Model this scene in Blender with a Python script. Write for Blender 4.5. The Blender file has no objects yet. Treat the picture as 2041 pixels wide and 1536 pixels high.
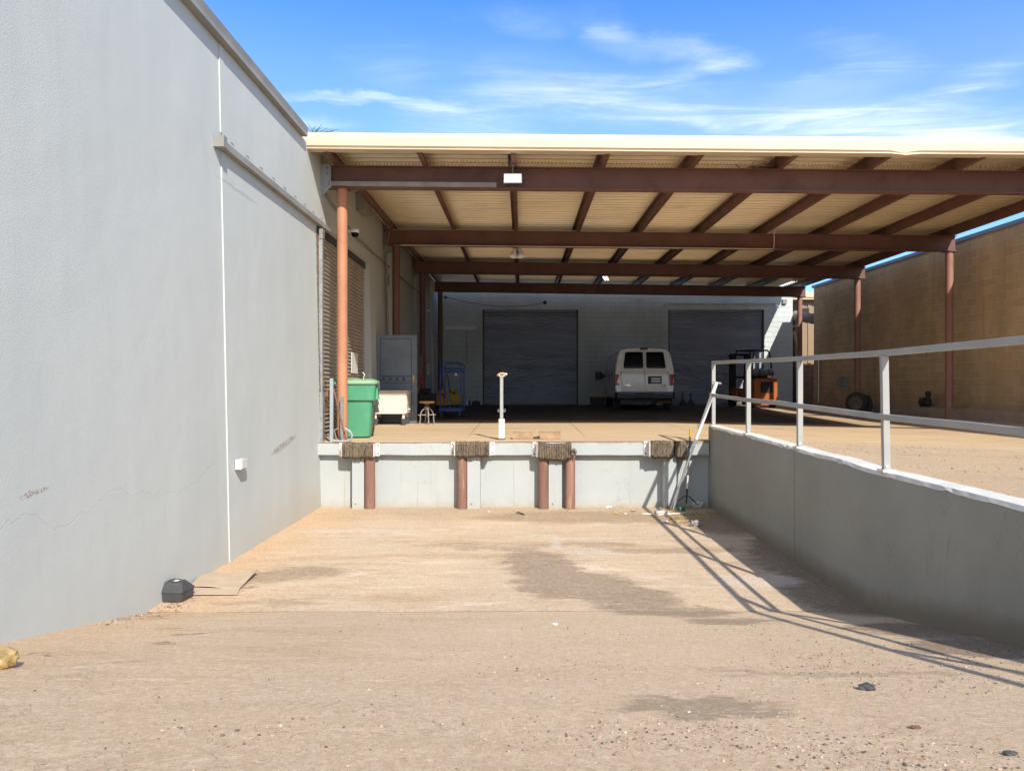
import bpy, bmesh, math, random
from mathutils import Vector, Matrix, noise as mnoise
random.seed(7)
R = math.radians
C = bpy.context.scene.collection
scene = bpy.context.scene

# ------------------------------------------------------------------ camera, sky, sun, exposure
# Units are metres; z = 0 is the photographer's eye. Pit floor at z = -2.02.
F = 1500.0            # focal length in photo pixels
D = 12.5              # distance to the dock face
cam = bpy.data.cameras.new('camera'); camo = bpy.data.objects.new('camera', cam); C.objects.link(camo)
cam.sensor_width = 36; cam.lens = F/2041*36
cam.shift_x = (1020.5-1040)/2041; cam.shift_y = 2/2041
cam.clip_start = 0.05; cam.clip_end = 3000
camo.location = (0, 0, 0); camo.rotation_euler = (R(90), 0, 0)
scene.camera = camo
SUN = Vector((-0.47, 1.18, -1.0)).normalized()
sl = bpy.data.lights.new('sun', 'SUN'); sl.energy = 3.9; sl.angle = R(0.53); sl.color = (1.0, 0.94, 0.85)
so = bpy.data.objects.new('sun', sl); C.objects.link(so)
so.rotation_euler = SUN.to_track_quat('-Z', 'Y').to_euler(); so.location = (5, -8, 12)
EL = math.asin(-SUN.z); AZ = math.atan2(-SUN.x, -SUN.y)
w = bpy.data.worlds.new('World'); scene.world = w; w.use_nodes = True
nt = w.node_tree; nt.nodes.clear()
def _n(t, **k):
    n = nt.nodes.new(t)
    for a, b in k.items(): setattr(n, a, b)
    return n
sky = _n('ShaderNodeTexSky', sky_type='NISHITA', sun_disc=False, sun_elevation=EL, sun_rotation=AZ)
sky.altitude = 400; sky.air_density = 1.1; sky.dust_density = 0.3; sky.ozone_density = 3.0
tc = _n('ShaderNodeTexCoord'); sep = _n('ShaderNodeSeparateXYZ'); nt.links.new(tc.outputs['Generated'], sep.inputs[0])
def wm(op, a, b=None, clamp=False):
    n = _n('ShaderNodeMath', operation=op); n.use_clamp = clamp
    for i, v in enumerate((a, b)):
        if v is None: continue
        if isinstance(v, (int, float)): n.inputs[i].default_value = v
        else: nt.links.new(v, n.inputs[i])
    return n.outputs[0]
zc = wm('MAXIMUM', sep.outputs['Z'], 0.03)
px, py = wm('DIVIDE', sep.outputs['X'], zc), wm('DIVIDE', sep.outputs['Y'], zc)
cmb = _n('ShaderNodeCombineXYZ')
# wind-drawn cirrus: coordinates on the cloud plane, sheared along the wind
nt.links.new(wm('ADD', wm('MULTIPLY', px, 1.0), wm('MULTIPLY', py, -0.55)), cmb.inputs[0])
nt.links.new(wm('ADD', wm('MULTIPLY', py, 1.35), wm('MULTIPLY', px, 0.95)), cmb.inputs[1])
def _unused_wnoise(scale, det, rough, dist, off=0.0):
    mp = _n('ShaderNodeMapping'); mp.inputs['Location'].default_value = (off, off*0.7, 0)
    nt.links.new(cmb.outputs[0], mp.inputs[0])
    n = _n('ShaderNodeTexNoise'); n.inputs['Scale'].default_value = scale; n.inputs['Detail'].default_value = det
    n.inputs['Roughness'].default_value = rough; n.inputs['Distortion'].default_value = dist
    nt.links.new(mp.outputs[0], n.inputs['Vector']); return n.outputs['Fac']
def wramp(v, a, b):
    n = _n('ShaderNodeMapRange', interpolation_type='SMOOTHSTEP'); nt.links.new(v, n.inputs[0])
    n.inputs[1].default_value = a; n.inputs[2].default_value = b; return n.outputs[0]
pl = _n('ShaderNodeCombineXYZ'); nt.links.new(px, pl.inputs[0]); nt.links.new(py, pl.inputs[1])
def pnoise(scale, det, rough, dist, rot, sc, loc=(0,0,0), col=False):
    mp = _n('ShaderNodeMapping'); mp.inputs['Rotation'].default_value = (0,0,R(rot)); mp.inputs['Scale'].default_value = sc; mp.inputs['Location'].default_value = loc
    nt.links.new(pl.outputs[0], mp.inputs[0])
    n = _n('ShaderNodeTexNoise'); n.inputs['Scale'].default_value = scale; n.inputs['Detail'].default_value = det
    n.inputs['Roughness'].default_value = rough; n.inputs['Distortion'].default_value = dist
    nt.links.new(mp.outputs[0], n.inputs['Vector']); return n.outputs['Color' if col else 'Fac']
wob = _n('ShaderNodeVectorMath', operation='MULTIPLY_ADD'); nt.links.new(pnoise(2.6, 5, .6, .2, 0, (1,1,1), col=True), wob.inputs[0])
wob.inputs[1].default_value = (.36,.36,0); wsub = _n('ShaderNodeVectorMath', operation='SUBTRACT'); nt.links.new(pl.outputs[0], wsub.inputs[0]); wsub.inputs[1].default_value = (.18,.18,0)
nt.links.new(wsub.outputs[0], wob.inputs[2])
fine = wramp(pnoise(2.0, 11, .64, .9, 28, (.55,1.9,1)), .36, .80)
cf = 0.0
for (u0,v0,u1,v1,wd,am) in ((1180,40,1450,128,.10,.75),(1270,170,1460,118,.06,.3),(560,188,770,192,.05,.75),(720,185,930,212,.05,.7),(760,205,860,215,.05,.3),
                            (1010,140,1420,262,.26,.62),(1230,190,1420,262,.10,.6),(1440,215,2010,262,.30,1.0),(1560,190,1800,150,.12,.5),(1500,300,2080,300,.35,.8),
                            (1650,95,1880,150,.10,.32),(1870,180,2041,110,.10,.35),(1870,170,2000,160,.05,.5),(820,260,1120,240,.35,.35),(560,230,700,262,.12,.4),(930,20,1100,60,.12,.22),(700,120,860,150,.2,.22)):
    a = Vector(((u0-1040)/(770-v0), 1500/(770-v0), 0)); b = Vector(((u1-1040)/(770-v1), 1500/(770-v1), 0)); c_ = (a+b)/2; d_ = b-a
    mp = _n('ShaderNodeMapping', vector_type='TEXTURE'); nt.links.new(wob.outputs[0], mp.inputs[0]); mp.inputs['Location'].default_value = c_
    mp.inputs['Rotation'].default_value = (0,0,math.atan2(d_.y,d_.x)); mp.inputs['Scale'].default_value = (d_.length*.62, wd, 1)
    ln = _n('ShaderNodeVectorMath', operation='LENGTH'); nt.links.new(mp.outputs[0], ln.inputs[0])
    k = wm('MULTIPLY', wramp(ln.outputs['Value'], 1.35, .1), am); cf = wm('ADD', cf, k)
cf = wm('MULTIPLY', cf, wm('ADD', wm('MULTIPLY', fine, .95), .16))
far = wramp(sep.outputs['Y'], .15, -.45)     # added unseen veil behind the camera, fill light for the space under the canopy
cf = wm('ADD', cf, wm('ADD', wm('MULTIPLY', wramp(sep.outputs['Z'], .52, .28), .20), wm('MULTIPLY', far, .66)), True)
tint = _n('ShaderNodeMix', data_type='RGBA', blend_type='MULTIPLY'); tint.inputs[0].default_value = 1
nt.links.new(sky.outputs[0], tint.inputs[6]); tint.inputs[7].default_value = (0.34, 0.86, 1.42, 1)
mx = _n('ShaderNodeMix', data_type='RGBA'); nt.links.new(cf, mx.inputs[0]); nt.links.new(tint.outputs[2], mx.inputs[6])
mx.inputs[7].default_value = (6.2, 6.8, 7.5, 1)
bg = _n('ShaderNodeBackground'); nt.links.new(mx.outputs[2], bg.inputs[0]); bg.inputs[1].default_value = 0.115
wo = _n('ShaderNodeOutputWorld'); nt.links.new(bg.outputs[0], wo.inputs[0])
scene.view_settings.view_transform = 'Standard'; scene.view_settings.look = 'None'
scene.view_settings.gamma = 1; scene.view_settings.exposure = 0.72
scene.cycles.max_bounces = 8; scene.cycles.diffuse_bounces = 5

# ------------------------------------------------------------------ coordinates
def Yr(r): return D*r
def P(u, v, r): return Vector(((u-1040)*r/120, D*r, (770-v)*r/120))
def lerp(a, b, t): return a+(b-a)*t
def interp(x, xs, ys):
    if x <= xs[0]: return ys[0]
    for i in range(len(xs)-1):
        if x <= xs[i+1]: return lerp(ys[i], ys[i+1], (x-xs[i])/(xs[i+1]-xs[i]))
    return ys[-1]
KR = [-1, .4, .7, .86, 1.0, 1.107, 1.41, 1.54, 1.85, 2.03, 2.13, 2.5, 12]
HL = [.76, .79, .76, .77, .905, .895, .858, .848, .83, .805, .797, .75, .75]
HR = [.80, .92, .96, .98, 1.0, 1.0, .985, .975, .90, .84, .80, .75, .75]
def zP(X, Y):
    r = Y/D
    hl = interp(r, KR, HL) + .035*max(0, min(1, 1-(X+3.4)/6.7))*max(0, min(1, (1.6-r)/.6))
    hr = interp(r, KR, HR)
    if X <= 3.4: return -hl
    if X <= 8.6: return -lerp(hl, hr, (X-3.4)/5.2)
    if X <= 10.7: return -lerp(hr, .79, (X-8.6)/2.1)
    return -.79
KINK = 6.75
def zF(Y):
    if Y >= KINK: return -2.02
    return max(-.76, min(-.76, -2.02)) if Y < 0.12 else -2.02+.19*(KINK-Y)
def GP(u, v):
    o = v-770
    Y = 2.02*F/o if v >= 0 and 2.02*F/o >= KINK else .7375*F/(o-.19*F)
    return Vector(((u-1040)*Y/F, Y, zF(Y)))
def WX(z): return -3.375-.021*(z+2.02)

# ------------------------------------------------------------------ mesh builder
class MB:
    def __init__(s): s.v = []; s.f = []; s.m = []
    def add(s, vs, fs, mi=0):
        k = len(s.v); s.v += [Vector(p) for p in vs]
        s.f += [tuple(i+k for i in f) for f in fs]; s.m += [mi]*len(fs); return s
    def hexa(s, p, mi=0):   # p: bottom 4 ccw, top 4 ccw
        return s.add(p, [(3,2,1,0),(4,5,6,7),(0,1,5,4),(1,2,6,5),(2,3,7,6),(3,0,4,7)], mi)
    def box(s, a, b, mi=0):
        x0,x1 = sorted((a[0],b[0])); y0,y1 = sorted((a[1],b[1])); z0,z1 = sorted((a[2],b[2]))
        return s.hexa([(x0,y0,z0),(x1,y0,z0),(x1,y1,z0),(x0,y1,z0),(x0,y0,z1),(x1,y0,z1),(x1,y1,z1),(x0,y1,z1)], mi)
    def cyl(s, p0, p1, r0, r1=None, n=14, cap=True, mi=0):
        p0, p1 = Vector(p0), Vector(p1); r1 = r0 if r1 is None else r1
        d = (p1-p0).normalized(); a = d.orthogonal().normalized(); b = d.cross(a)
        vs = []
        for p, r in ((p0,r0),(p1,r1)):
            for i in range(n):
                t = 2*math.pi*i/n; vs.append(p+a*math.cos(t)*r+b*math.sin(t)*r)
        fs = [(i,(i+1)%n,n+(i+1)%n,n+i) for i in range(n)]
        if cap: fs += [tuple(range(n-1,-1,-1)), tuple(range(n,2*n))]
        return s.add(vs, fs, mi)
    def tube(s, pts, r, n=8, mi=0, closed=False):
        pts = [Vector(p) for p in pts]; N = len(pts); vs = []; a = None
        for i, p in enumerate(pts):
            q0 = pts[i-1] if (i > 0 or closed) else p; q1 = pts[(i+1) % N] if (i < N-1 or closed) else p
            d = (q1-q0).normalized()
            a = d.orthogonal().normalized() if a is None else (a-d*a.dot(d)).normalized()
            b = d.cross(a); rr = r[i] if isinstance(r, (list,tuple)) else r
            for k in range(n):
                t = 2*math.pi*k/n; vs.append(p+a*math.cos(t)*rr+b*math.sin(t)*rr)
        fs = []
        for i in range(N if closed else N-1):
            j = (i+1) % N
            for k in range(n): fs.append((i*n+k, i*n+(k+1)%n, j*n+(k+1)%n, j*n+k))
        if not closed: fs += [tuple(range(n-1,-1,-1)), tuple(range((N-1)*n, N*n))]
        return s.add(vs, fs, mi)
    def sqtube(s, pts, hx, hz, mi=0):   # rectangular bar along Y-ish polyline
        vs = []; N = len(pts)
        for p in pts:
            p = Vector(p)
            vs += [p+Vector((-hx,0,-hz)), p+Vector((hx,0,-hz)), p+Vector((hx,0,hz)), p+Vector((-hx,0,hz))]
        fs = [(0,1,2,3),((N-1)*4+3,(N-1)*4+2,(N-1)*4+1,(N-1)*4)]
        for i in range(N-1):
            for k in range(4): fs.append((i*4+k,(i+1)*4+k,(i+1)*4+(k+1)%4,i*4+(k+1)%4))
        return s.add(vs, fs, mi)
    def lathe(s, c, prof, n=20, ax='z', mi=0):
        c = Vector(c); vs = []
        for (r, h) in prof:
            for k in range(n):
                t = 2*math.pi*k/n; x, y = r*math.cos(t), r*math.sin(t)
                vs.append(c+(Vector((x,y,h)) if ax == 'z' else Vector((h,x,y)) if ax == 'x' else Vector((x,h,y))))
        fs = []
        for i in range(len(prof)-1):
            for k in range(n): fs.append((i*n+k, i*n+(k+1)%n, (i+1)*n+(k+1)%n, (i+1)*n+k))
        fs += [tuple(range(n-1,-1,-1)), tuple(range((len(prof)-1)*n, len(prof)*n))]
        return s.add(vs, fs, mi)
    def loft(s, rings, cap=True, mi=0):
        n = len(rings[0]); vs = [p for r_ in rings for p in r_]; fs = []
        for i in range(len(rings)-1):
            for k in range(n): fs.append((i*n+k, i*n+(k+1)%n, (i+1)*n+(k+1)%n, (i+1)*n+k))
        if cap: fs += [tuple(range(n-1,-1,-1)), tuple(range((len(rings)-1)*n, len(rings)*n))]
        return s.add(vs, fs, mi)
    def prism(s, poly, off, mi=0):      # planar polygon extruded by a vector
        off = Vector(off); return s.loft([[Vector(p) for p in poly], [Vector(p)+off for p in poly]], mi=mi)
    def grid(s, fn, nu, nv, mi=0):
        vs = [fn(i/nu, j/nv) for j in range(nv+1) for i in range(nu+1)]
        fs = [(j*(nu+1)+i, j*(nu+1)+i+1, (j+1)*(nu+1)+i+1, (j+1)*(nu+1)+i) for j in range(nv) for i in range(nu)]
        return s.add(vs, fs, mi)
    def blob(s, c, rx, ry, rz, sub=2, amp=.15, fr=2.0, seed=0, mi=0):
        bm = bmesh.new(); bmesh.ops.create_icosphere(bm, subdivisions=sub, radius=1)
        bm.verts.ensure_lookup_table(); c = Vector(c); vs = []
        for v in bm.verts:
            k = 1+amp*mnoise.noise(v.co*fr+Vector((seed, seed*1.7, 0)))*2
            vs.append(c+Vector((v.co.x*rx*k, v.co.y*ry*k, v.co.z*rz*k)))
        fs = [tuple(x.index for x in f.verts) for f in bm.faces]; bm.free(); return s.add(vs, fs, mi)
    def xform(s, M):
        s.v = [M @ p for p in s.v]; return s

def base_of(o):
    t = Vector((0,0,0))
    while o: t += o.location; o = o.parent
    return t
def link(name, mb, mats, parent=None, base=None, world=True, smooth=False, bevel=0, recalc=True):
    me = bpy.data.meshes.new(name)
    b = Vector(base) if base is not None else (base_of(parent) if parent and world else Vector((0,0,0)))
    if parent and base is not None: b = base_of(parent)
    me.from_pydata([tuple(p-b) for p in mb.v], [], mb.f)
    if not isinstance(mats, (list,tuple)): mats = [mats]
    for m in mats: me.materials.append(m)
    me.polygons.foreach_set('material_index', mb.m)
    if recalc:
        bm = bmesh.new(); bm.from_mesh(me); bmesh.ops.recalc_face_normals(bm, faces=bm.faces); bm.to_mesh(me); bm.free()
    o = bpy.data.objects.new(name, me); C.objects.link(o)
    if parent: o.parent = parent
    else: o.location = b
    if smooth:
        me.polygons.foreach_set('use_smooth', [True]*len(me.polygons))
        if smooth is not True:
            me.set_sharp_from_angle(angle=R(smooth))
    if bevel:
        m = o.modifiers.new('bevel', 'BEVEL'); m.width = bevel; m.segments = 2; m.limit_method = 'ANGLE'; m.angle_limit = R(40)
    return o
def tag(o, label=None, cat=None, group=None, kind=None):
    if label: o['label'] = label
    if cat: o['category'] = cat
    if group: o['group'] = group
    if kind: o['kind'] = kind
    return o
def thing(name, label, cat, loc, group=None, rz=0):
    o = bpy.data.objects.new(name, None); C.objects.link(o); o.location = loc; o.rotation_euler = (0,0,rz)
    o.empty_display_size = .2
    return tag(o, label, cat, group)

# ------------------------------------------------------------------ materials
class NT:
    def __init__(s, name, rough=.7, metal=0.0, spec=.5):
        s.mat = bpy.data.materials.new(name); s.mat.use_nodes = True; s.t = s.mat.node_tree
        s.b = s.t.nodes['Principled BSDF']
        s.b.inputs['Roughness'].default_value = rough; s.b.inputs['Metallic'].default_value = metal
        s.b.inputs['Specular IOR Level'].default_value = spec
        g = s.t.nodes.new('ShaderNodeNewGeometry'); s.pos = g.outputs['Position']
        sp = s.t.nodes.new('ShaderNodeSeparateXYZ'); s.t.links.new(s.pos, sp.inputs[0])
        s.x, s.y, s.z = sp.outputs
    def _in(s, sock, v):
        if isinstance(v, (int,float)): sock.default_value = v
        elif isinstance(v, (tuple,list)): sock.default_value = tuple(v)+((1,) if len(v) == 3 and sock.type == 'RGBA' else ())
        else: s.t.links.new(v, sock)
    def math(s, op, a, b=0, clamp=False):
        n = s.t.nodes.new('ShaderNodeMath'); n.operation = op; n.use_clamp = clamp
        s._in(n.inputs[0], a); s._in(n.inputs[1], b); return n.outputs[0]
    def map(s, vec=None, loc=(0,0,0), rot=(0,0,0), sc=(1,1,1), typ='POINT'):
        n = s.t.nodes.new('ShaderNodeMapping'); n.vector_type = typ; s._in(n.inputs[0], vec or s.pos)
        n.inputs['Location'].default_value = loc; n.inputs['Rotation'].default_value = rot; n.inputs['Scale'].default_value = sc
        return n.outputs[0]
    def noise(s, scale, det=4, rough=.55, dist=0, vec=None, sc=None, color=False):
        v = vec or s.pos
        if sc: v = s.map(v, sc=sc)
        n = s.t.nodes.new('ShaderNodeTexNoise'); s._in(n.inputs['Vector'], v)
        n.inputs['Scale'].default_value = scale; n.inputs['Detail'].default_value = det
        n.inputs['Roughness'].default_value = rough; n.inputs['Distortion'].default_value = dist
        return n.outputs['Color' if color else 'Fac']
    def voro(s, scale, vec=None, feat='F1', out='Distance', rand=1):
        n = s.t.nodes.new('ShaderNodeTexVoronoi'); n.feature = feat; s._in(n.inputs['Vector'], vec or s.pos)
        n.inputs['Scale'].default_value = scale; n.inputs['Randomness'].default_value = rand; return n.outputs[out]
    def ramp(s, v, a, b, lo=0., hi=1., smooth=True):
        n = s.t.nodes.new('ShaderNodeMapRange'); n.interpolation_type = 'SMOOTHSTEP' if smooth else 'LINEAR'
        s._in(n.inputs[0], v); n.inputs[1].default_value = a; n.inputs[2].default_value = b
        n.inputs[3].default_value = lo; n.inputs[4].default_value = hi; return n.outputs[0]
    def mix(s, f, a, b, mode='MIX'):
        n = s.t.nodes.new('ShaderNodeMix'); n.data_type = 'RGBA'; n.blend_type = mode
        s._in(n.inputs[0], f); s._in(n.inputs[6], a); s._in(n.inputs[7], b); return n.outputs[2]
    def ell(s, cx, cy, rx, ry, ang=0, lo=.72, hi=1.08, vec=None, z=None):   # soft ellipse mask on the ground
        m = s.map(vec or s.wob, loc=(cx,cy,0), rot=(0,0,ang), sc=(rx,ry,1e6), typ='TEXTURE')
        n = s.t.nodes.new('ShaderNodeVectorMath'); n.operation = 'LENGTH'; s._in(n.inputs[0], m)
        return s.ramp(n.outputs['Value'], hi, lo)
    def color(s, c): s._in(s.b.inputs['Base Color'], c)
    def rough(s, v): s._in(s.b.inputs['Roughness'], v)
    def bump(s, h, strength=.3, dist=.01):
        n = s.t.nodes.new('ShaderNodeBump'); n.inputs['Strength'].default_value = strength
        n.inputs['Distance'].default_value = dist; s._in(n.inputs['Height'], h)
        s.t.links.new(n.outputs[0], s.b.inputs['Normal'])
_pc = {}
def paint(name, col, rough=.6, var=.12, scale=2.0, metal=0., bump=.15, bs=60, grime=None, gf=.5, spec=.4, streak=False):
    if name in _pc: return _pc[name]
    n = NT(name, rough, metal, spec)
    a = tuple(max(0, c*(1-var)) for c in col); b = tuple(min(1, c*(1+var)) for c in col)
    sc = (1,1,.12) if streak else None
    c = n.mix(n.ramp(n.noise(scale, 6, .6, sc=sc), .3, .7), a, b)
    if grime:
        g = n.math('MULTIPLY', n.ramp(n.noise(scale*2.3, 8, .7, .6, sc=sc), .52, .72), gf)
        c = n.mix(g, c, grime)
    n.color(c)
    n.rough(n.ramp(n.noise(scale*4, 4), .3, .7, max(0, rough-.08), min(1, rough+.08)))
    if bump: n.bump(n.noise(bs, 4, .6), bump, .004)
    _pc[name] = n.mat; return n.mat
def glow(name, col, st):
    m = bpy.data.materials.new(name); m.use_nodes = True; b = m.node_tree.nodes['Principled BSDF']
    b.inputs['Base Color'].default_value = (*col,1); b.inputs['Emission Color'].default_value = (*col,1)
    b.inputs['Emission Strength'].default_value = st; return m

# --- pit floor concrete with its stains and painted shade by the right wall
def mk_floor():
    n = NT('pit_concrete', .9, 0, .2)
    wob = n.t.nodes.new('ShaderNodeVectorMath'); wob.operation = 'MULTIPLY_ADD'
    n._in(wob.inputs[0], n.noise(1.9, 10, .74, .5, sc=(.8,1.9,1), color=True)); wob.inputs[1].default_value = (1.1,1.1,0)
    n._in(wob.inputs[2], n.map(loc=(-.55,-.55,0))); n.wob = wob.outputs[0]
    base = n.mix(n.ramp(n.noise(.55, 5, .6, .5), .35, .68), (.72,.54,.355), (.64,.50,.355))
    base = n.mix(n.ramp(n.noise(2.0, 8, .7, .8, sc=(.6,2.6,1)), .42, .76, 0, .8), base, (.50,.35,.21))
    base = n.mix(n.math('MULTIPLY', n.ramp(n.noise(4.5, 9, .72, .3, sc=(.5,2.4,1)), .5, .76), .62), base, (.76,.63,.48))
    up = n.ramp(n.y, 6.6, 7.0)
    s1 = n.math('MULTIPLY', n.ramp(n.noise(1.1, 9, .68, .7, sc=(.45,1.7,1)), .50, .66), .62)
    base = n.mix(s1, base, (.47,.30,.165))
    s2 = n.math('MULTIPLY', n.ramp(n.noise(1.5, 9, .7, .6, vec=n.map(loc=(7,3,1), sc=(.4,1.9,1))), .54, .68), .7)
    base = n.mix(s2, base, (.86,.73,.56))
    s3 = n.math('MULTIPLY', n.ramp(n.noise(3.4, 10, .72, .5, vec=n.map(loc=(2,9,4), sc=(.22,2.6,1))), .58, .68), .6)
    base = n.mix(s3, base, (.40,.26,.15))
    # tan dusty band along the dock and the left wall, paler grey gravelly near ground
    base = n.mix(n.ramp(n.math('ADD', n.y, n.math('MULTIPLY', n.noise(1.0, 7, .65), 2.2)), 12.0, 13.2, 0, .72), base, (.43,.30,.17))
    base = n.mix(n.math('MULTIPLY', n.ramp(n.math('ADD', n.x, n.math('MULTIPLY', n.noise(1.2, 4), 1.2)), -1.4, -2.9), n.ramp(n.y, 4.5, 7.5, .45, .85)), base, (.72,.46,.25))
    base = n.mix(n.math('MULTIPLY', n.ramp(n.y, 6.76, 6.70), n.ramp(n.x, -2.2, .8, .22, .68)), base, n.mix(n.noise(3, 8, .7), (.80,.575,.36), (.92,.70,.46)))
    def stain_shade(col, amt, *e):
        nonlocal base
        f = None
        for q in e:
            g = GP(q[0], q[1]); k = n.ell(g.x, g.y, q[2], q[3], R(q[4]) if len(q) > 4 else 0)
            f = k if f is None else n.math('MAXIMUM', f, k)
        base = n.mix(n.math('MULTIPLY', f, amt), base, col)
    wet = (.19,.145,.10)
    stain_shade(wet, .72, (1085,1128,.42,1.0,15), (1150,1165,.72,.62,-8), (1240,1188,.62,.38,-10), (1330,1220,.65,.34,-12), (1440,1236,.42,.22,-8), (1500,1242,.20,.06,0))
    stain_shade(wet, .62, (1402,1405,.36,.26,0))
    stain_shade(wet, .58, (600,1140,.52,.3,0), (530,1150,.3,.22,0))
    stain_shade(wet, .35, (520,1200,.55,.13,0), (580,1205,.3,.12,0))
    stain_shade((.24,.14,.08), .85, (395,1262,.2,.05,0), (370,1252,.1,.05,0), (330,1282,.12,.03,0), (60,1302,.2,.03,0), (250,1318,.22,.02,0))
    stain_shade((.27,.15,.08), .75, (240,1232,.32,.09,0), (300,1224,.22,.05,0), (470,1168,.2,.08,0))
    stain_shade((.31,.20,.12), .6, (980,1092,.7,.16,0), (900,1085,.5,.12,0), (1150,1085,1.0,.13,0), (1330,1096,1.2,.15,0))
    stain_shade((.26,.17,.10), .55, (1180,1030,1.9,.55,0), (1320,1032,.8,.5,0))
    stain_shade((.13,.09,.065), .78, (1700,1190,.65,.9,0), (1590,1120,.5,1.5,0), (1440,1040,.75,1.1,0), (1850,1255,.6,.5,0), (1960,1290,.5,.5,0))  # dirt along the wall foot, darkened further to paint in the shade there
    stain_shade((.25,.19,.15), .45, (1670,1340,.75,.09,0), (1560,1120,.6,.3,0))
    stain_shade((.72,.63,.53), .6, (1110,1080,.10,.5,0), (1180,1100,.35,.2,0), (1500,1160,.5,.3,0), (720,1060,1.0,.18,0))
    # cracks, kink joint, tyre scratches
    cr = n.ramp(n.math('ABSOLUTE', n.math('SUBTRACT', n.noise(.8, 6, .6, .3), .5)), .0022, .0, 0, 1)
    base = n.mix(n.math('MULTIPLY', cr, n.ramp(n.noise(.9, 2), .5, .62, 0, .55)), base, (.15,.1,.07))
    l2 = n.math('MULTIPLY', n.ramp(n.math('ABSOLUTE', n.math('SUBTRACT', n.y, n.ramp(n.noise(2, 3), 0, 1, 3.63, 3.75, False))), .014, .004), n.ramp(n.noise(6, 5, .7), .48, .58, 0, .6)); base = n.mix(l2, base, (.95,.85,.70))
    jn = n.ramp(n.math('ABSOLUTE', n.math('SUBTRACT', n.y, n.ramp(n.noise(3, 3), 0, 1, KINK-.03, KINK+.03, False))), .020, .005)
    base = n.mix(n.math('MULTIPLY', jn, .8), base, (.20,.14,.09))
    sc = n.ramp(n.noise(2.2, 8, .7, .2, vec=n.map(rot=(0,0,R(38)), sc=(7,.45,1))), .66, .73)
    base = n.mix(n.math('MULTIPLY', sc, .5), base, (.74,.65,.56))
    # sand grain and small stones in the surface
    gr = n.noise(170, 5, .75)
    base = n.mix(n.ramp(gr, .35, .68, 0, .36), base, (.38,.27,.18))
    sp = n.math('MULTIPLY', n.ramp(n.voro(70), .22, .12), n.ramp(n.noise(5, 6, .75), .46, .60))
    base = n.mix(n.math('MULTIPLY', sp, .75), base, n.mix(n.voro(70, out='Color'), (.12,.085,.06), (.66,.52,.40)))
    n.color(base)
    mot = n.noise(26, 8, .78)
    base = n.mix(n.math('MULTIPLY', n.ramp(mot, .42, .62, 0, .30), n.ramp(up, 0, 1, 1, .35)), base, (.36,.25,.16)) if True else n.mix(n.ramp(mot, .42, .62, 0, .26), base, (.36,.25,.16)); base = n.mix(n.ramp(mot, .52, .40, 0, .25), base, (.84,.72,.56))
    base = n.mix(n.ramp(n.noise(75, 6, .85), .46, .62, 0, .5), base, (.30,.215,.145)); n.color(base)
    h = n.math('ADD', n.math('MULTIPLY', n.noise(9, 3, .5), .35), n.math('MULTIPLY', gr, .7))
    n.bump(n.math('SUBTRACT', h, n.math('MULTIPLY', cr, .5)), .8, .016)
    return n.mat
M_floor = mk_floor()
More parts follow.
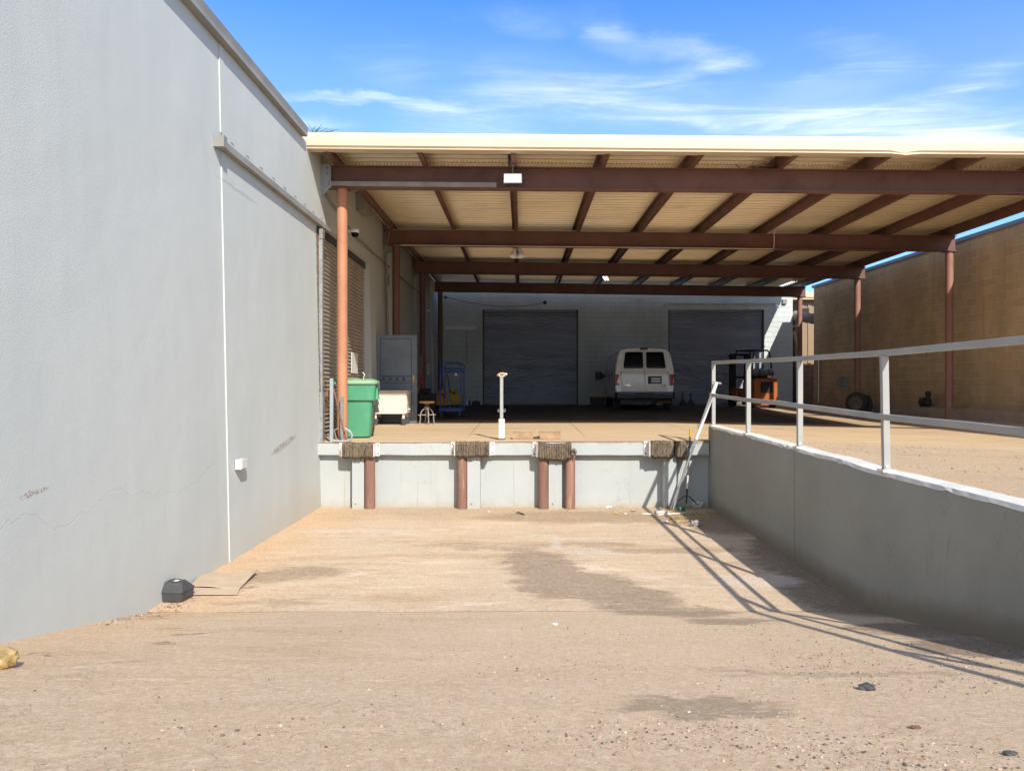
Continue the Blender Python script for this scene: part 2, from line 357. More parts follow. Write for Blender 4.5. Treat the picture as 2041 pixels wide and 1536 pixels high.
def mk_yard():
    n = NT('yard_surface', .9, 0, .2)
    conc = n.mix(n.ramp(n.noise(1.2, 6, .6, .4, sc=(.35,1.6,1)), .3, .7), (.62,.455,.28), (.55,.41,.255))
    conc = n.mix(n.math('MULTIPLY', n.ramp(n.noise(2.2, 8, .7, .5, sc=(.3,3,1)), .5, .74), .5), conc, (.36,.26,.16))
    conc = n.mix(n.math('MULTIPLY', n.ramp(n.noise(4, 8, .7, .2, sc=(.2,4,1)), .58, .7), .45), conc, (.66,.56,.44))
    conc = n.mix(n.ramp(n.math('ABSOLUTE', n.math('SUBTRACT', n.y, D+.03)), .10, .02, 0, .5), conc, (.30,.21,.13))
    k1 = n.math('MULTIPLY', n.ramp(n.noise(3.0, 9, .72, .4, vec=n.map(loc=(4,1,0), sc=(.12,2.2,1))), .50, .64), .65)
    conc = n.mix(k1, conc, (.36,.255,.16)); k2 = n.math('MULTIPLY', n.ramp(n.noise(2.0, 9, .72, .5, vec=n.map(loc=(1,6,0), sc=(.2,2.6,1))), .56, .66), .6)
    conc = n.mix(k2, conc, (.72,.60,.44)); conc = n.mix(n.ramp(n.noise(20, 7, .8), .45, .65, 0, .35), conc, (.34,.25,.165))
    dark = n.mix(n.ramp(n.noise(.5, 6, .6, .5), .35, .7), (.075,.062,.052), (.115,.097,.080))       # darker floor under the roof
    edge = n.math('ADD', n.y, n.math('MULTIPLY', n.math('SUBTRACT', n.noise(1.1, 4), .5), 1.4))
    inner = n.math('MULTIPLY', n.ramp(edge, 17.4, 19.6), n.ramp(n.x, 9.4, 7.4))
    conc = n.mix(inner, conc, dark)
    def joint(ax, at, wd=.012): return n.ramp(n.math('ABSOLUTE', n.math('SUBTRACT', ax, at)), wd, wd*.4)
    j = None
    for a, q in ((n.x,-.98),(n.x,1.15),(n.x,3.35),(n.x,5.6),(n.y,20.5),(n.y,24.9),(n.y,16.1)):
        k = joint(a, q); j = k if j is None else n.math('MAXIMUM', j, k)
    conc = n.mix(n.math('MULTIPLY', j, n.ramp(n.y, 13, 15, .0, .7)), conc, (.05,.04,.035))
    g = n.mix(n.ramp(n.noise(.8, 6, .65, .3), .35, .7), (.74,.52,.29), (.66,.48,.29))
    g = n.mix(n.math('MULTIPLY', n.ramp(n.noise(1.6, 6, .7, .6, sc=(.4,1.5,1)), .52, .7), .7), g, (.50,.32,.17))
    st = n.mix(n.voro(38, out='Color'), (.24,.18,.14), (.72,.62,.53))
    g = n.mix(n.ramp(n.noise(30, 6, .8), .42, .6, 0, .55), g, st)
    mask = n.ramp(n.math('ADD', n.y, n.math('MULTIPLY', n.noise(.9, 7, .7), 1.7)), 11.2, 11.9)
    c = n.mix(mask, g, conc)
    c = n.mix(n.ramp(n.noise(150, 4, .75), .4, .7, 0, .3), c, (.20,.15,.11))
    n.color(c)
    n.bump(n.mix(mask, n.math('MULTIPLY', n.noise(40, 6, .8), 2.0), n.math('MULTIPLY', n.noise(60, 6, .7), .35)), .8, .02)
    return n.mat
M_yard = mk_yard()
def mk_leftwall():
    n = NT('grey_rendered_wall', .82, 0, .25)
    c = n.mix(n.ramp(n.noise(.35, 4, .5), .3, .7), (.465,.495,.475), (.505,.53,.505))
    c = n.mix(n.ramp(n.noise(2.2, 5, .6, sc=(1,1,.08)), .35, .75, 0, .55), c, (.53,.555,.53))
    c = n.mix(n.math('MULTIPLY', n.ramp(n.noise(5, 7, .7, sc=(1,1,.1)), .56, .75), .35), c, (.42,.44,.42))
    # dirt thrown up at the foot, heavier towards the dock
    ft = n.math('MULTIPLY', n.ramp(n.math('ADD', n.z, n.math('MULTIPLY', n.noise(1.2, 6, .7), .9)), -.9, -1.75), n.ramp(n.y, 8, 13, .15, .8))
    c = n.mix(ft, c, (.46,.39,.29))
    # a repaired crack wandering along the wall
    path = n.math('ADD', n.math('MULTIPLY', n.noise(.75, 7, .62, vec=n.map(sc=(0,1,0))), .9), -1.40)
    cr = n.ramp(n.math('ABSOLUTE', n.math('SUBTRACT', n.z, path)), .008, .001)
    cr = n.math('MULTIPLY', cr, n.ramp(n.y, 8.5, 8.2))
    c = n.mix(n.math('MULTIPLY', cr, .13), c, (.25,.26,.255))
    # scuffs: where render is knocked off
    def patch(y, z, ry, rz, ang=0.):
        wv = n.t.nodes.new('ShaderNodeVectorMath'); wv.operation = 'MULTIPLY_ADD'
        n._in(wv.inputs[0], n.noise(6, 6, .7, color=True)); wv.inputs[1].default_value = (.0,.09,.09); n._in(wv.inputs[2], n.map(loc=(0,-.045,-.045)))
        m = n.map(wv.outputs[0], loc=(0,y,z), rot=(R(ang),0,0), sc=(1e6,ry,rz), typ='TEXTURE')
        k = n.t.nodes.new('ShaderNodeVectorMath'); k.operation = 'LENGTH'; n._in(k.inputs[0], m)
        return n.ramp(k.outputs['Value'], 1.05, .8)
    p = n.math('MAXIMUM', patch(10.75, -.83, .62, .05, 9), patch(5.25, -.74, .17, .022, 2))
    c = n.mix(p, c, n.mix(n.ramp(n.noise(60, 4, .8), .4, .6), (.20,.20,.19), (.58,.55,.50)))
    p2 = patch(9.2, 2.38, .7, .02, 0); c = n.mix(n.math('MULTIPLY', p2, .35), c, (.25,.24,.22))
    pit = n.ramp(n.voro(9), .05, .03)
    pm = n.math('MULTIPLY', pit, n.ramp(n.noise(.9, 3), .60, .66))
    c = n.mix(n.math('MULTIPLY', pm, .5), c, (.26,.27,.27))
    n.color(c)
    h = n.math('ADD', n.math('MULTIPLY', n.noise(1.3, 2, .5), 2.2), n.math('MULTIPLY', n.noise(70, 4, .65), .35))
    h = n.math('SUBTRACT', h, n.math('MULTIPLY', n.math('ADD', n.math('MULTIPLY', cr, .3), pm), .6))
    n.bump(h, .55, .012)
    return n.mat
M_lwall = mk_leftwall()
M_coping = paint('coping_paint', (.26,.255,.235), .7, .12, 1.5, grime=(.2,.19,.17), gf=.4)
def mk_dock():
    n = NT('painted_dock_concrete', .8, 0, .25)
    c = n.mix(n.ramp(n.noise(1.3, 5, .6), .3, .7), (.365,.39,.385), (.40,.42,.41))
    c = n.mix(n.math('MULTIPLY', n.ramp(n.noise(6, 7, .7, sc=(1,1,.06)), .52, .7), .6), c, (.36,.34,.29))
    c = n.mix(n.math('MULTIPLY', n.ramp(n.noise(1.6, 8, .72, .5), .60, .68), .7), c, (.36,.28,.19))
    rs = n.math('MULTIPLY', n.ramp(n.noise(8, 5, .6, sc=(1,1,.025)), .64, .70), .6)
    c = n.mix(rs, c, (.33,.25,.15))
    c = n.mix(n.math('MULTIPLY', n.ramp(n.math('ADD', n.z, n.math('MULTIPLY', n.noise(5, 7, .7), .16)), -.845, -.905, 1, 0), .0), c, (.4,.3,.2))
    top = n.math('ADD', n.z, n.math('MULTIPLY', n.noise(4, 8, .75, .3), .16))
    c = n.mix(n.ramp(top, -.885, -.845, 0, .75), c, (.27,.195,.125))
    c = n.mix(n.ramp(n.math('ADD', n.z, n.math('MULTIPLY', n.noise(7, 6, .7), .3)), -1.72, -1.95, 0, .6), c, (.34,.28,.20))
    cr = n.ramp(n.math('ABSOLUTE', n.math('SUBTRACT', n.noise(1.1, 7, .62, .2), .5)), .0035, .0)
    cr = n.math('MULTIPLY', cr, n.ramp(n.noise(1.0, 2), .5, .58))
    c = n.mix(n.math('MULTIPLY', cr, .6), c, (.22,.2,.17))
    n.color(c); n.bump(n.math('ADD', n.noise(30, 6, .65), n.math('MULTIPLY', n.noise(3, 3), 2)), .45, .006)
    return n.mat
M_dock = mk_dock()
def mk_retain():
    n = NT('grey_stucco', .9, 0, .15)
    c = n.mix(n.ramp(n.noise(.7, 5, .6), .3, .7), (.265,.27,.24), (.315,.32,.285))
    c = n.mix(n.math('MULTIPLY', n.ramp(n.noise(3.2, 6, .7, .3, sc=(1,1,.35)), .56, .7), .45), c, (.27,.255,.23))
    rs = n.math('MULTIPLY', n.ramp(n.noise(4.2, 6, .65, .4, sc=(1,1,.22)), .665, .71), .6)
    c = n.mix(rs, c, (.30,.19,.12))
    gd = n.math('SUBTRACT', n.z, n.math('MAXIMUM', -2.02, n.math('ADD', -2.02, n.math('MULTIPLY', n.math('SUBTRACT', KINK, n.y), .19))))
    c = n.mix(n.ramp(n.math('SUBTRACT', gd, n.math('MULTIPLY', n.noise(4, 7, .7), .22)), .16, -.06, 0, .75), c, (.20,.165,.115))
    c = n.mix(n.ramp(n.math('ADD', n.z, n.math('MULTIPLY', n.noise(8, 8, .75), .1)), -.70, -.66, 0, .25), c, (.35,.33,.28))
    cr = n.ramp(n.math('ABSOLUTE', n.math('SUBTRACT', n.noise(1.3, 6, .6, .2), .5)), .0025, .0)
    cr = n.math('MULTIPLY', cr, n.ramp(n.noise(1.6, 2), .54, .6))
    jt = n.ramp(n.math('ABSOLUTE', n.math('SUBTRACT', n.y, 8.62)), .009, .005)
    c = n.mix(n.math('MAXIMUM', n.math('MULTIPLY', cr, .6), n.math('MULTIPLY', jt, .8)), c, (.10,.10,.095))
    n.color(c); n.bump(n.math('ADD', n.noise(55, 5, .7), n.math('MULTIPLY', n.noise(3, 4), 2)), .65, .009)
    return n.mat
M_retain = mk_retain()
M_cap = paint('white_washed_cap', (.60,.585,.53), .85, .10, 3, bump=.6, bs=30, grime=(.42,.36,.28), gf=.55)
def mk_block(name, c1, c2, mort, dirt, along='y', dirtf=.75):
    n = NT(name, .92, 0, .1)
    cm = n.t.nodes.new('ShaderNodeCombineXYZ'); n._in(cm.inputs[0], n.y if along == 'y' else n.x); n._in(cm.inputs[1], n.z)
    b = n.t.nodes.new('ShaderNodeTexBrick'); n._in(b.inputs['Vector'], cm.outputs[0])
    b.inputs['Scale'].default_value = 1; b.inputs['Brick Width'].default_value = .406; b.inputs['Row Height'].default_value = .203
    b.inputs['Mortar Size'].default_value = .010; b.inputs['Mortar Smooth'].default_value = .3; b.inputs['Bias'].default_value = 0
    b.inputs['Color1'].default_value = (*c1,1); b.inputs['Color2'].default_value = (*c2,1); b.inputs['Mortar'].default_value = (*mort,1)
    c = n.mix(n.ramp(n.noise(.7, 6, .6, .5, sc=(1,1,.6)), .35, .7, 0, .6), b.outputs['Color'], tuple(x*.74 for x in c2))
    c = n.mix(n.math('MULTIPLY', n.ramp(n.noise(2.0, 7, .7, .4, sc=(1,1,.2)), .5, .75), .45), c, dirt)
    c = n.mix(n.ramp(n.math('ADD', n.z, n.math('MULTIPLY', n.noise(1.1, 5, .6), .8)), 1.1, -.4, 0, dirtf*.55), c, dirt)
    c = n.mix(n.ramp(n.noise(45, 4, .7), .4, .7, 0, .3), c, tuple(x*.45 for x in c1))
    n.color(c)
    n.bump(n.math('ADD', n.math('MULTIPLY', b.outputs['Fac'], -1.6), n.math('MULTIPLY', n.noise(35, 6, .75), .8)), .7, .01)
    return n.mat
M_block = mk_block('tan_block_wall', (.80,.60,.36), (.66,.49,.30), (.95,.80,.58), (.36,.25,.155))
M_rearwall = mk_block('blue_grey_block_wall', (.63,.675,.665), (.60,.65,.64), (.50,.545,.54), (.44,.48,.475), 'x', .4)
M_brown = paint('brown_steel_paint', (.155,.075,.058), .55, .14, 1.2, bump=.1, grime=(.07,.03,.022), gf=.5)
M_post_sunlit = paint('sunlit_pipe_paint', (.42,.19,.105), .6, .10, 2.0, bump=.1, grime=(.30,.13,.07), gf=.5)  # front pillar: sunlight painted in as a brighter copy of the pipe colour
M_post_partlit = paint('partlit_pipe_paint', (.30,.15,.115), .6, .10, 2.0, bump=.1, grime=(.16,.08,.06), gf=.5)  # right pillars: lighter copy of the pipe colour for their sunlit parts
def mk_roof():
    n = NT('tan_roof_sheet', .28, .45, .6)
    c = n.mix(n.ramp(n.noise(.5, 5, .6), .3, .7), (.76,.63,.43), (.84,.71,.50))
    c = n.mix(n.math('MULTIPLY', n.ramp(n.noise(1.6, 7, .7, .4, sc=(.3,2,1)), .52, .72), .4), c, (.42,.31,.19))
    n.color(c); return n.mat
M_roof = mk_roof()
M_fascia = paint('cream_fascia_paint', (.56,.46,.33), .45, .04, 1.0, bump=.05)
M_shut = paint('shutter_slat_paint', (.38,.34,.29), .55, .10, 2.0, bump=.05, grime=(.3,.24,.18), gf=.6)
M_shutb = NT('dark_blue_shutter', .42, .3, .5)
_c = M_shutb.mix(M_shutb.ramp(M_shutb.noise(.9, 6, .65, .3, sc=(.3,1,3)), .35, .7), (.25,.28,.345), (.37,.40,.46))
_c = M_shutb.mix(M_shutb.math('MULTIPLY', M_shutb.ramp(M_shutb.noise(1.8, 6, .7, .4, sc=(.5,1,4)), .52, .7), .5), _c, (.50,.48,.46))
M_shutb.color(_c); M_shutb = M_shutb.mat
M_rail = paint('pale_grey_rail_paint', (.33,.33,.315), .5, .08, 3, bump=.08, grime=(.36,.30,.24), gf=.4)
M_wpost = paint('white_post_paint', (.60,.59,.56), .5, .05, 5, grime=(.35,.2,.1), gf=.5)
M_grey = paint('grey_steel_paint', (.30,.335,.36), .5, .12, 3, metal=.1, grime=(.2,.14,.1), gf=.4)
M_galv = paint('galvanised_steel', (.42,.43,.43), .38, .15, 8, metal=.7)
M_rust = paint('rusty_steel', (.16,.085,.05), .8, .3, 6, bump=.4)
M_rustpost = paint('rusty_bollard_paint', (.22,.115,.085), .75, .30, 3.5, bump=.5, grime=(.46,.33,.25), gf=.75, streak=True)
M_rub = NT('laminated_rubber', .95, 0, .1)
_c = M_rub.mix(M_rub.ramp(M_rub.noise(14, 8, .8, .4, sc=(1,1,.3)), .32, .64), (.03,.024,.018), (.19,.145,.10))
M_rub.color(M_rub.mix(M_rub.ramp(M_rub.noise(90, 3, .8, sc=(1,1,.2)), .45, .65, 0, .6), _c, (.30,.24,.17))); M_rub.bump(M_rub.noise(120, 5, .8, sc=(1,1,.25)), .9, .01); M_rub = M_rub.mat
M_green = paint('green_plastic', (.07,.27,.145), .45, .06, 3, bump=.08, bs=200, grime=(.2,.33,.2), gf=.3)
M_greenlid = paint('faded_green_plastic', (.20,.36,.20), .6, .12, 5, grime=(.45,.42,.33), gf=.7)
M_black = paint('black_plastic', (.022,.022,.022), .5, .2, 8)
M_dark = paint('dark_grey_plastic', (.06,.06,.062), .55, .15, 8, bump=.2)
M_rubber = paint('tyre_rubber', (.035,.033,.032), .85, .2, 10, bump=.3)
M_white = paint('cream_enamel', (.66,.58,.49), .35, .03, 3, bump=.02)
M_door = paint('slate_door_paint', (.17,.20,.235), .45, .12, 2.5, bump=.1, grime=(.08,.085,.1), gf=.4)
M_brass = paint('brass', (.6,.42,.15), .3, .1, 20, metal=.9)
M_wood = paint('varnished_wood', (.50,.30,.13), .5, .15, 6)
M_iron = paint('cast_grey_iron', (.27,.25,.23), .55, .2, 10, metal=.4)
M_blue = paint('blue_enamel', (.015,.075,.30), .4, .1, 6)
M_orange = paint('orange_machine_paint', (.36,.105,.03), .5, .15, 4, grime=(.14,.05,.02), gf=.6)
M_yelor = paint('orange_yellow_plastic', (.50,.20,.012), .5, .1, 5)
M_yel = paint('yellow_plastic', (.50,.33,.02), .5, .1, 5)
M_van = NT('white_van_paint', .28, 0, .5); M_van.color(M_van.mix(M_van.noise(2, 4), (.82,.81,.79), (.86,.85,.83)))
M_van.b.inputs['Coat Weight'].default_value = .5; M_van.rough(M_van.ramp(M_van.noise(3, 5), .3, .7, .22, .38)); M_van = M_van.mat
M_glass = NT('dark_tinted_glass', .2, 0, .18); M_glass.color((.003,.0035,.004)); M_glass = M_glass.mat
M_red = NT('red_lens', .15, 0, .6); M_red.color(M_red.mix(M_red.ramp(M_red.noise(30, 2), .4, .6), (.50,.012,.012), (.32,.006,.006))); M_red.b.inputs['Coat Weight'].default_value = 1; M_red = M_red.mat
M_chrome = paint('dull_chrome', (.5,.5,.52), .2, .1, 10, metal=.9)
M_card = paint('weathered_cardboard', (.46,.35,.24), .9, .1, 4, grime=(.36,.27,.19), gf=.6)
M_paper = paint('golden_crumpled_paper', (.40,.28,.12), .45, .4, 14, bump=1.0, bs=25)
M_tile = paint('brown_cardboard_tube', (.30,.19,.11), .8, .22, 5, bump=.4, grime=(.26,.14,.07), gf=.7)
M_plastic = paint('white_plastic', (.82,.82,.80), .4, .08, 8)
M_trash = paint('pale_plastic_film', (.42,.41,.35), .45, .2, 9, bump=.8, bs=30)
M_redpaint = paint('red_paper', (.50,.04,.03), .5, .15, 12)
M_can = paint('green_can', (.03,.22,.10), .35, .2, 20, metal=.4)
M_label = paint('pale_label', (.7,.7,.66), .5, .1, 20)
M_straw = paint('dry_straw', (.42,.30,.15), .9, .25, 12)
M_siding = paint('brown_metal_siding', (.27,.185,.115), .6, .12, 1.5, streak=True, grime=(.12,.075,.045), gf=.6)
M_trim = paint('blue_grey_trim', (.20,.26,.36), .5, .1, 2)
M_bluebottle = paint('pale_blue_plastic', (.35,.55,.7), .3, .1, 10)
M_steelgrey = paint('tank_steel', (.20,.20,.20), .35, .15, 10, metal=.7)
M_lamp = glow('lamp_diffuser', (1.0,.98,.90), .85)
M_twig = paint('dry_twig', (.12,.09,.05), .9, .3, 10)
M_weed = paint('grey_green_leaf', (.10,.14,.07), .8, .3, 10)

# ================================================================== SETTING
# pit floor and ramp
mb = MB(); ys = [.12+.33*i for i in range(20)]; ys = [y for y in ys if y < KINK-.1]+[KINK]+[KINK+.36*i for i in range(1,17)]; ys = [y for y in ys if y < D+.05]+[D+.25]
def floorpt(x, y):
    return Vector((x, y, zF(y)+.010*mnoise.noise(Vector((x*.8, y*.8, 0)))))
xs = [-3.6+.3*i for i in range(24)]
for j in range(len(ys)-1):
    for i in range(len(xs)-1):
        k = len(mb.v); mb.v += [floorpt(xs[i],ys[j]), floorpt(xs[i+1],ys[j]), floorpt(xs[i+1],ys[j+1]), floorpt(xs[i],ys[j+1])]
        mb.f.append((k,k+1,k+2,k+3)); mb.m.append(0)
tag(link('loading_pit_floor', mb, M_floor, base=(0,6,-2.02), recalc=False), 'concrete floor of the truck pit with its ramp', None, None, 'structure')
# yard, platform floor
def ysheet(name, xs, ys, label):
    mb = MB()
    for j in range(len(ys)-1):
        for i in range(len(xs)-1):
            q = [(xs[i],ys[j]),(xs[i+1],ys[j]),(xs[i+1],ys[j+1]),(xs[i],ys[j+1])]
            mb.add([(x,y,zP(x,y)) for x, y in q], [(0,1,2,3)])
    bm = link(name, mb, M_yard, base=(xs[0],ys[0],-.85), recalc=False)
    return tag(bm, label, None, None, 'structure')
yy = [D*r for r in (1.0, 1.05, 1.107, 1.2, 1.3, 1.41, 1.54, 1.7, 1.85, 2.03, 2.13, 2.3, 2.5, 3, 6, 30)]
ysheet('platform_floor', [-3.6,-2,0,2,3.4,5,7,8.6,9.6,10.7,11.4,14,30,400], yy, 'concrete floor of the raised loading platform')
ysheet('gravel_yard', [3.30,3.4,5,7,8.6,9.6,10.7,11.4,14,30,400], [.12,2,3.5,5,6.5,8.75,9.8,10.75,11.6,D], 'gravel yard beside the pit')
mb = MB(); mb.add([(-400,-400,-.765),(400,-400,-.765),(400,.12,-.765),(-400,.12,-.765)], [(0,1,2,3)])
tag(link('yard_behind', mb, M_yard, base=(0,-5,-.765), recalc=False), kind='structure')
mb = MB(); mb.add([(-400,.12,-.765),(-3.6,.12,-.765),(-3.6,400,-.765),(-400,400,-.765)], [(0,1,2,3)])
tag(link('ground', mb, M_yard, base=(-20,5,-.765), recalc=False), kind='structure')

# ================================================================== LEFT WAREHOUSE
OY0, OY1, OZ = 12.72, 17.15, 2.82     # roller-door opening
wh = thing('warehouse', 'pale grey rendered warehouse with roller door along the left side', 'warehouse', (-3.5, 6, -2.02))
mb = MB()
def slab(mb, y0, y1, z0, z1, off=0., th=.32, mi=0):
    a, b = WX(z0)+off, WX(z1)+off
    mb.hexa([(a-th,y0,z0),(a,y0,z0),(a,y1,z0),(a-th,y1,z0),(b-th,y0,z1),(b,y0,z1),(b,y1,z1),(b-th,y1,z1)], mi)
slab(mb, -7, 8.68, -2.3, 3.96); slab(mb, 8.68, OY0, -2.3, OZ, .010); slab(mb, 8.68, 12.2, OZ, 3.96, .010)
slab(mb, 12.2, 12.55, OZ, 4.02, .0); slab(mb, 12.55, 31.6, OZ, 4.20, .0); slab(mb, OY1, 31.6, -2.3, OZ, .0)
slab(mb, 8.672, 8.80, -2.3, 2.70, .016, .05); slab(mb, 8.672, 8.80, 2.84, 3.95, .016, .05)
for q in (19.6, 24.2, 28.6): slab(mb, q, q+.30, -1, 3.5, .09, .1)    # pilasters
mb.box((-18,-7,-2.3), (-4.2,31.6,3.9))
link('wall', mb, M_lwall, wh)
mb = MB(); prof = [(-.34,3.962),(.10,3.962),(.10,4.02),(.115,4.10),(-.34,4.12)]
xw = WX(3.96)
mb.loft([[Vector((xw+a, y, z)) for a, z in prof] for y in (-7, 2, 5, 8.69, 11.95)])
link('coping', mb, M_coping, wh)
# roller door: curved slats
def shutter(mb, a, b, z0, z1, out, pitch=.075, depth=.018, seg=5):
    a, b, out = Vector(a), Vector(b), Vector(out); n = int((z1-z0)/pitch); pts = []
    for i in range(n):
        for k in range(seg+1):
            t = k/seg; pts.append((z0+(i+t*.86)*pitch, depth*math.sin(math.pi*t)))
    vs = []; N = len(pts)
    for z, d in pts: vs += [Vector((a.x,a.y,z))+out*d, Vector((b.x,b.y,z))+out*d]
    mb.add(vs, [(2*i,2*i+1,2*i+3,2*i+2) for i in range(N-1)])
rd = MB(); shutter(rd, (-3.62,OY0,0), (-3.62,OY1,0), -.93, OZ, (1,0,0), .076, .040)
rdo = link('roller_door', rd, M_shut, wh, smooth=50, recalc=False)
mb = MB(); mb.box((-3.66,OY0+.0,OZ-.15),(-3.56,OY1,OZ-.003)); link('door_hood', mb, M_dark, rdo)
mb = MB(); mb.box((-3.572,15.75,.28),(-3.562,16.35,.72)); link('notice', mb, M_label, rdo)
mb = MB(); mb.box((-3.62,OY0,OZ-.02),(-3.47,OY0+.02,-.95)); mb.box((-3.60,12.73,-.95),(-3.43,12.80,2.55)); link('door_guide', mb, M_rust, rdo)
# channel guard at the jamb
mb = MB(); mb.box((-3.395,12.64,-.945),(-3.345,12.78,-.10)); mb.box((-3.43,12.72,-.10),(-3.37,12.80,2.62)); mb.box((-3.42,12.70,2.5),(-3.36,12.83,2.66))
link('jamb_guard', mb, M_galv, wh)
mb = MB(); vs = []; N = 90
for i in range(N+1):
    z = lerp(-.95, 2.66, i/N); j = random.uniform(0,.035); xx = WX(z)+.012
    vs += [Vector((xx,OY0-.05-j,z)), Vector((xx+.004,OY0-.01,z)), Vector((xx-.03,OY0+.004,z))]
mb.add(vs, [(3*i+k,3*i+k+1,3*i+k+4,3*i+k+3) for i in range(N) for k in (0,1)])
link('broken_edge', mb, paint('raw_aggregate', (.16,.14,.12), .95, .6, 30, bump=1.0, bs=80), wh)
# old door track along the wall
mb = MB(); y0, y1 = 8.50, 13.35; x = WX(2.75)+.022
mb.box((x,y0,2.72),(x+.065,y1,2.735)); mb.box((x+.05,y0,2.735),(x+.065,y1,2.79)); mb.box((x,y0,2.79),(x+.065,y1,2.80))
mb.box((x-.02,y0-.03,2.70),(x+.10,y0+.07,2.83)); mb.box((x+.02,y0-.01,2.83),(x+.06,y0+.03,2.87))
tr = link('sliding_door_track', mb, M_coping, wh)
for i in range(9):
    b = MB(); y = 9.0+i*.5; b.box((x,y,2.80),(x+.008,y+.008,2.89)); b.box((x,y-.09,2.885),(x+.008,y+.008,2.895)); b.box((x,y,2.80),(x+.04,y+.008,2.808)); link('hanger', b, M_coping, tr)
mb = MB(); xb = WX(-.9)+.022; mb.box((xb,8.86,-.98),(xb+.075,9.05,-.86)); mb.box((xb+.075,8.87,-.97),(xb+.082,9.04,-.87))
tag(link('junction_box', mb, M_wpost, base=(xb,8.95,-.98), bevel=.006), 'small white electrical box beside the seam low on the left wall', 'electrical box')
# wall fittings under the canopy
def wallbox(name, u, v, r, sx, sy, sz, m, label, cat):
    p = P(u, v, r); x = WX(p.z); b = MB(); b.box((x+.002,p.y-sy/2,p.z-sz/2),(x+sx,p.y+sy/2,p.z+sz/2)); b.box((x+sx,p.y-sy/2+.02,p.z-sz/2+.02),(x+sx+.006,p.y+sy/2-.02,p.z+sz/2-.02))
    return tag(link(name, b, m, base=(x,p.y,p.z-sz/2), bevel=.006), label, cat)
def rw(u, z=1.5): return (-WX(z))*120/(1040-u)
wallbox('electrical_panel', 716, 405, rw(716,3.3), .22, .6, .45, M_coping, 'grey electrical cabinet high on the left wall under the canopy', 'electrical box')
wallbox('switch_box', 768, 558, rw(768,2.6), .09, .12, .26, M_coping, 'grey conduit box on the left wall beside the second pillar', 'electrical box')
wallbox('meter_box', 851.5, 736, rw(851,.5), .12, .25, .42, M_galv, 'tall pale box low on the left wall behind the third pillar', 'electrical box')
mb = MB(); p = P(768, 552, rw(768,2.6)); x = WX(2.5)+.03
pts = [(x,p.y,-.3+0*0), (x,p.y,1.2),(x,p.y+.02,2.4),(x,p.y,2.6),(x-.02,p.y,3.3),(x,p.y+.2,3.44),(x+.2,p.y+.35,3.50)]
mb.tube(pts, .014, 6)
tag(link('conduit', mb, M_coping, base=(x,p.y,-.3)), 'thin pale conduit rising up the left wall to the second beam', 'conduit')
mb = MB(); z = 3.02; mb.tube([(WX(z)+.03, 13.3, 3.38),(WX(z)+.03,14.6,3.22),(WX(z)+.03,15.6,3.1),(WX(z)+.03,19.0,3.1),(WX(z)+.03,26,3.12)], .022, 6)
tag(link('long_conduit', mb, M_coping, base=(WX(z),13.3,3.0)), 'long pale conduit running high along the left wall', 'conduit')
def dome_cam(loc, label):
    t = thing('dome_camera', label, 'security camera', loc)
    b = MB(); b.lathe((0,0,0), [(.02,.05),(.085,.045),(.09,0),(.085,-.02)], 18); b.box((-.12,-.03,.0),(-.02,.03,.04)); link('housing', b, M_plastic, t, world=False, smooth=40)
    b = MB(); b.lathe((0,0,-.02), [(.078,0),(.07,-.045),(.045,-.075),(.01,-.088)], 18); link('dome', b, M_glass, t, world=False, smooth=True)
p = P(697, 455, 1.19); dome_cam((-3.30, p.y, 3.05), 'white dome security camera on the left wall behind the front pillar')
t = thing('bullet_camera', 'small white bullet camera on the left wall between the third and fourth pillars', 'security camera', (WX(3)+.02, Yr(2.15), 2.72))
b = MB(); b.cyl((.12,-.02,0),(.16,-.2,-.03),.035,.04,12); link('body', b, M_plastic, t, world=False, smooth=40)
b = MB(); b.cyl((0,0,0),(.12,0,0),.015,n=8); link('arm', b, M_plastic, t, world=False)

# ================================================================== REAR WAREHOUSE
YB = Yr(2.48); sB = 2.48/120
rear = thing('rear_warehouse', 'blue grey block warehouse with two dark roller doors at the back', 'warehouse', (4, YB, -.76))
XR = 540*sB
dz0 = -.76; dT = (770-617)*sB
dl = [((962-1040)*sB, (1152.5-1040)*sB), ((1332-1040)*sB, (1523-1040)*sB)]
mb = MB(); xs_ = [-3.7, dl[0][0], dl[0][1], dl[1][0], dl[1][1], XR]
for a, b_ in ((0,1),(2,3),(4,5)): mb.box((xs_[a],YB,-1),(xs_[b_],YB+.25,dT))
mb.box((-3.7,YB,dT),(XR,YB+.25,3.9)); mb.box((-3.7,YB+.4,-1),(XR-.003,YB+9,3.85))
link('wall', mb, M_rearwall, rear)
for (a, b_) in dl:
    s = MB(); shutter(s, (a,YB+.13,0), (b_,YB+.13,0), -.76, dT+.02, (0,-1,0), .084, .032)
    d = link('roller_door', s, M_shutb, rear, smooth=50, recalc=False)
    for xa_ in (a, b_-.06):
        s = MB(); s.box((xa_,YB+.06,-.78),(xa_+.06,YB+.12,dT)); link('door_guide', s, M_dark, d)
    s = MB(); s.box((a+.06,YB+.08,-.765),(b_-.06,YB+.12,-.68)); link('bottom_bar', s, M_door, d)
s = MB()
for u, u2, v0, v1 in ((1192.5,1192.5,590,806),): s.box(((u-1040)*sB-.008,YB-.012,-.75),((u-1040)*sB+.008,YB,3.4))
for v in (594.5, 669): s.box(((1264-1040)*sB,YB-.05,(770-v)*sB-.01),((1282-1040)*sB,YB-.02,(770-v)*sB+.01))
s.box(((1273-1040)*sB-.022,YB-.05,-.7),((1273-1040)*sB+.022,YB,3.5)); link('downpipe', s, M_rearwall, rear)
s = MB(); cx = (1318-1040)*sB
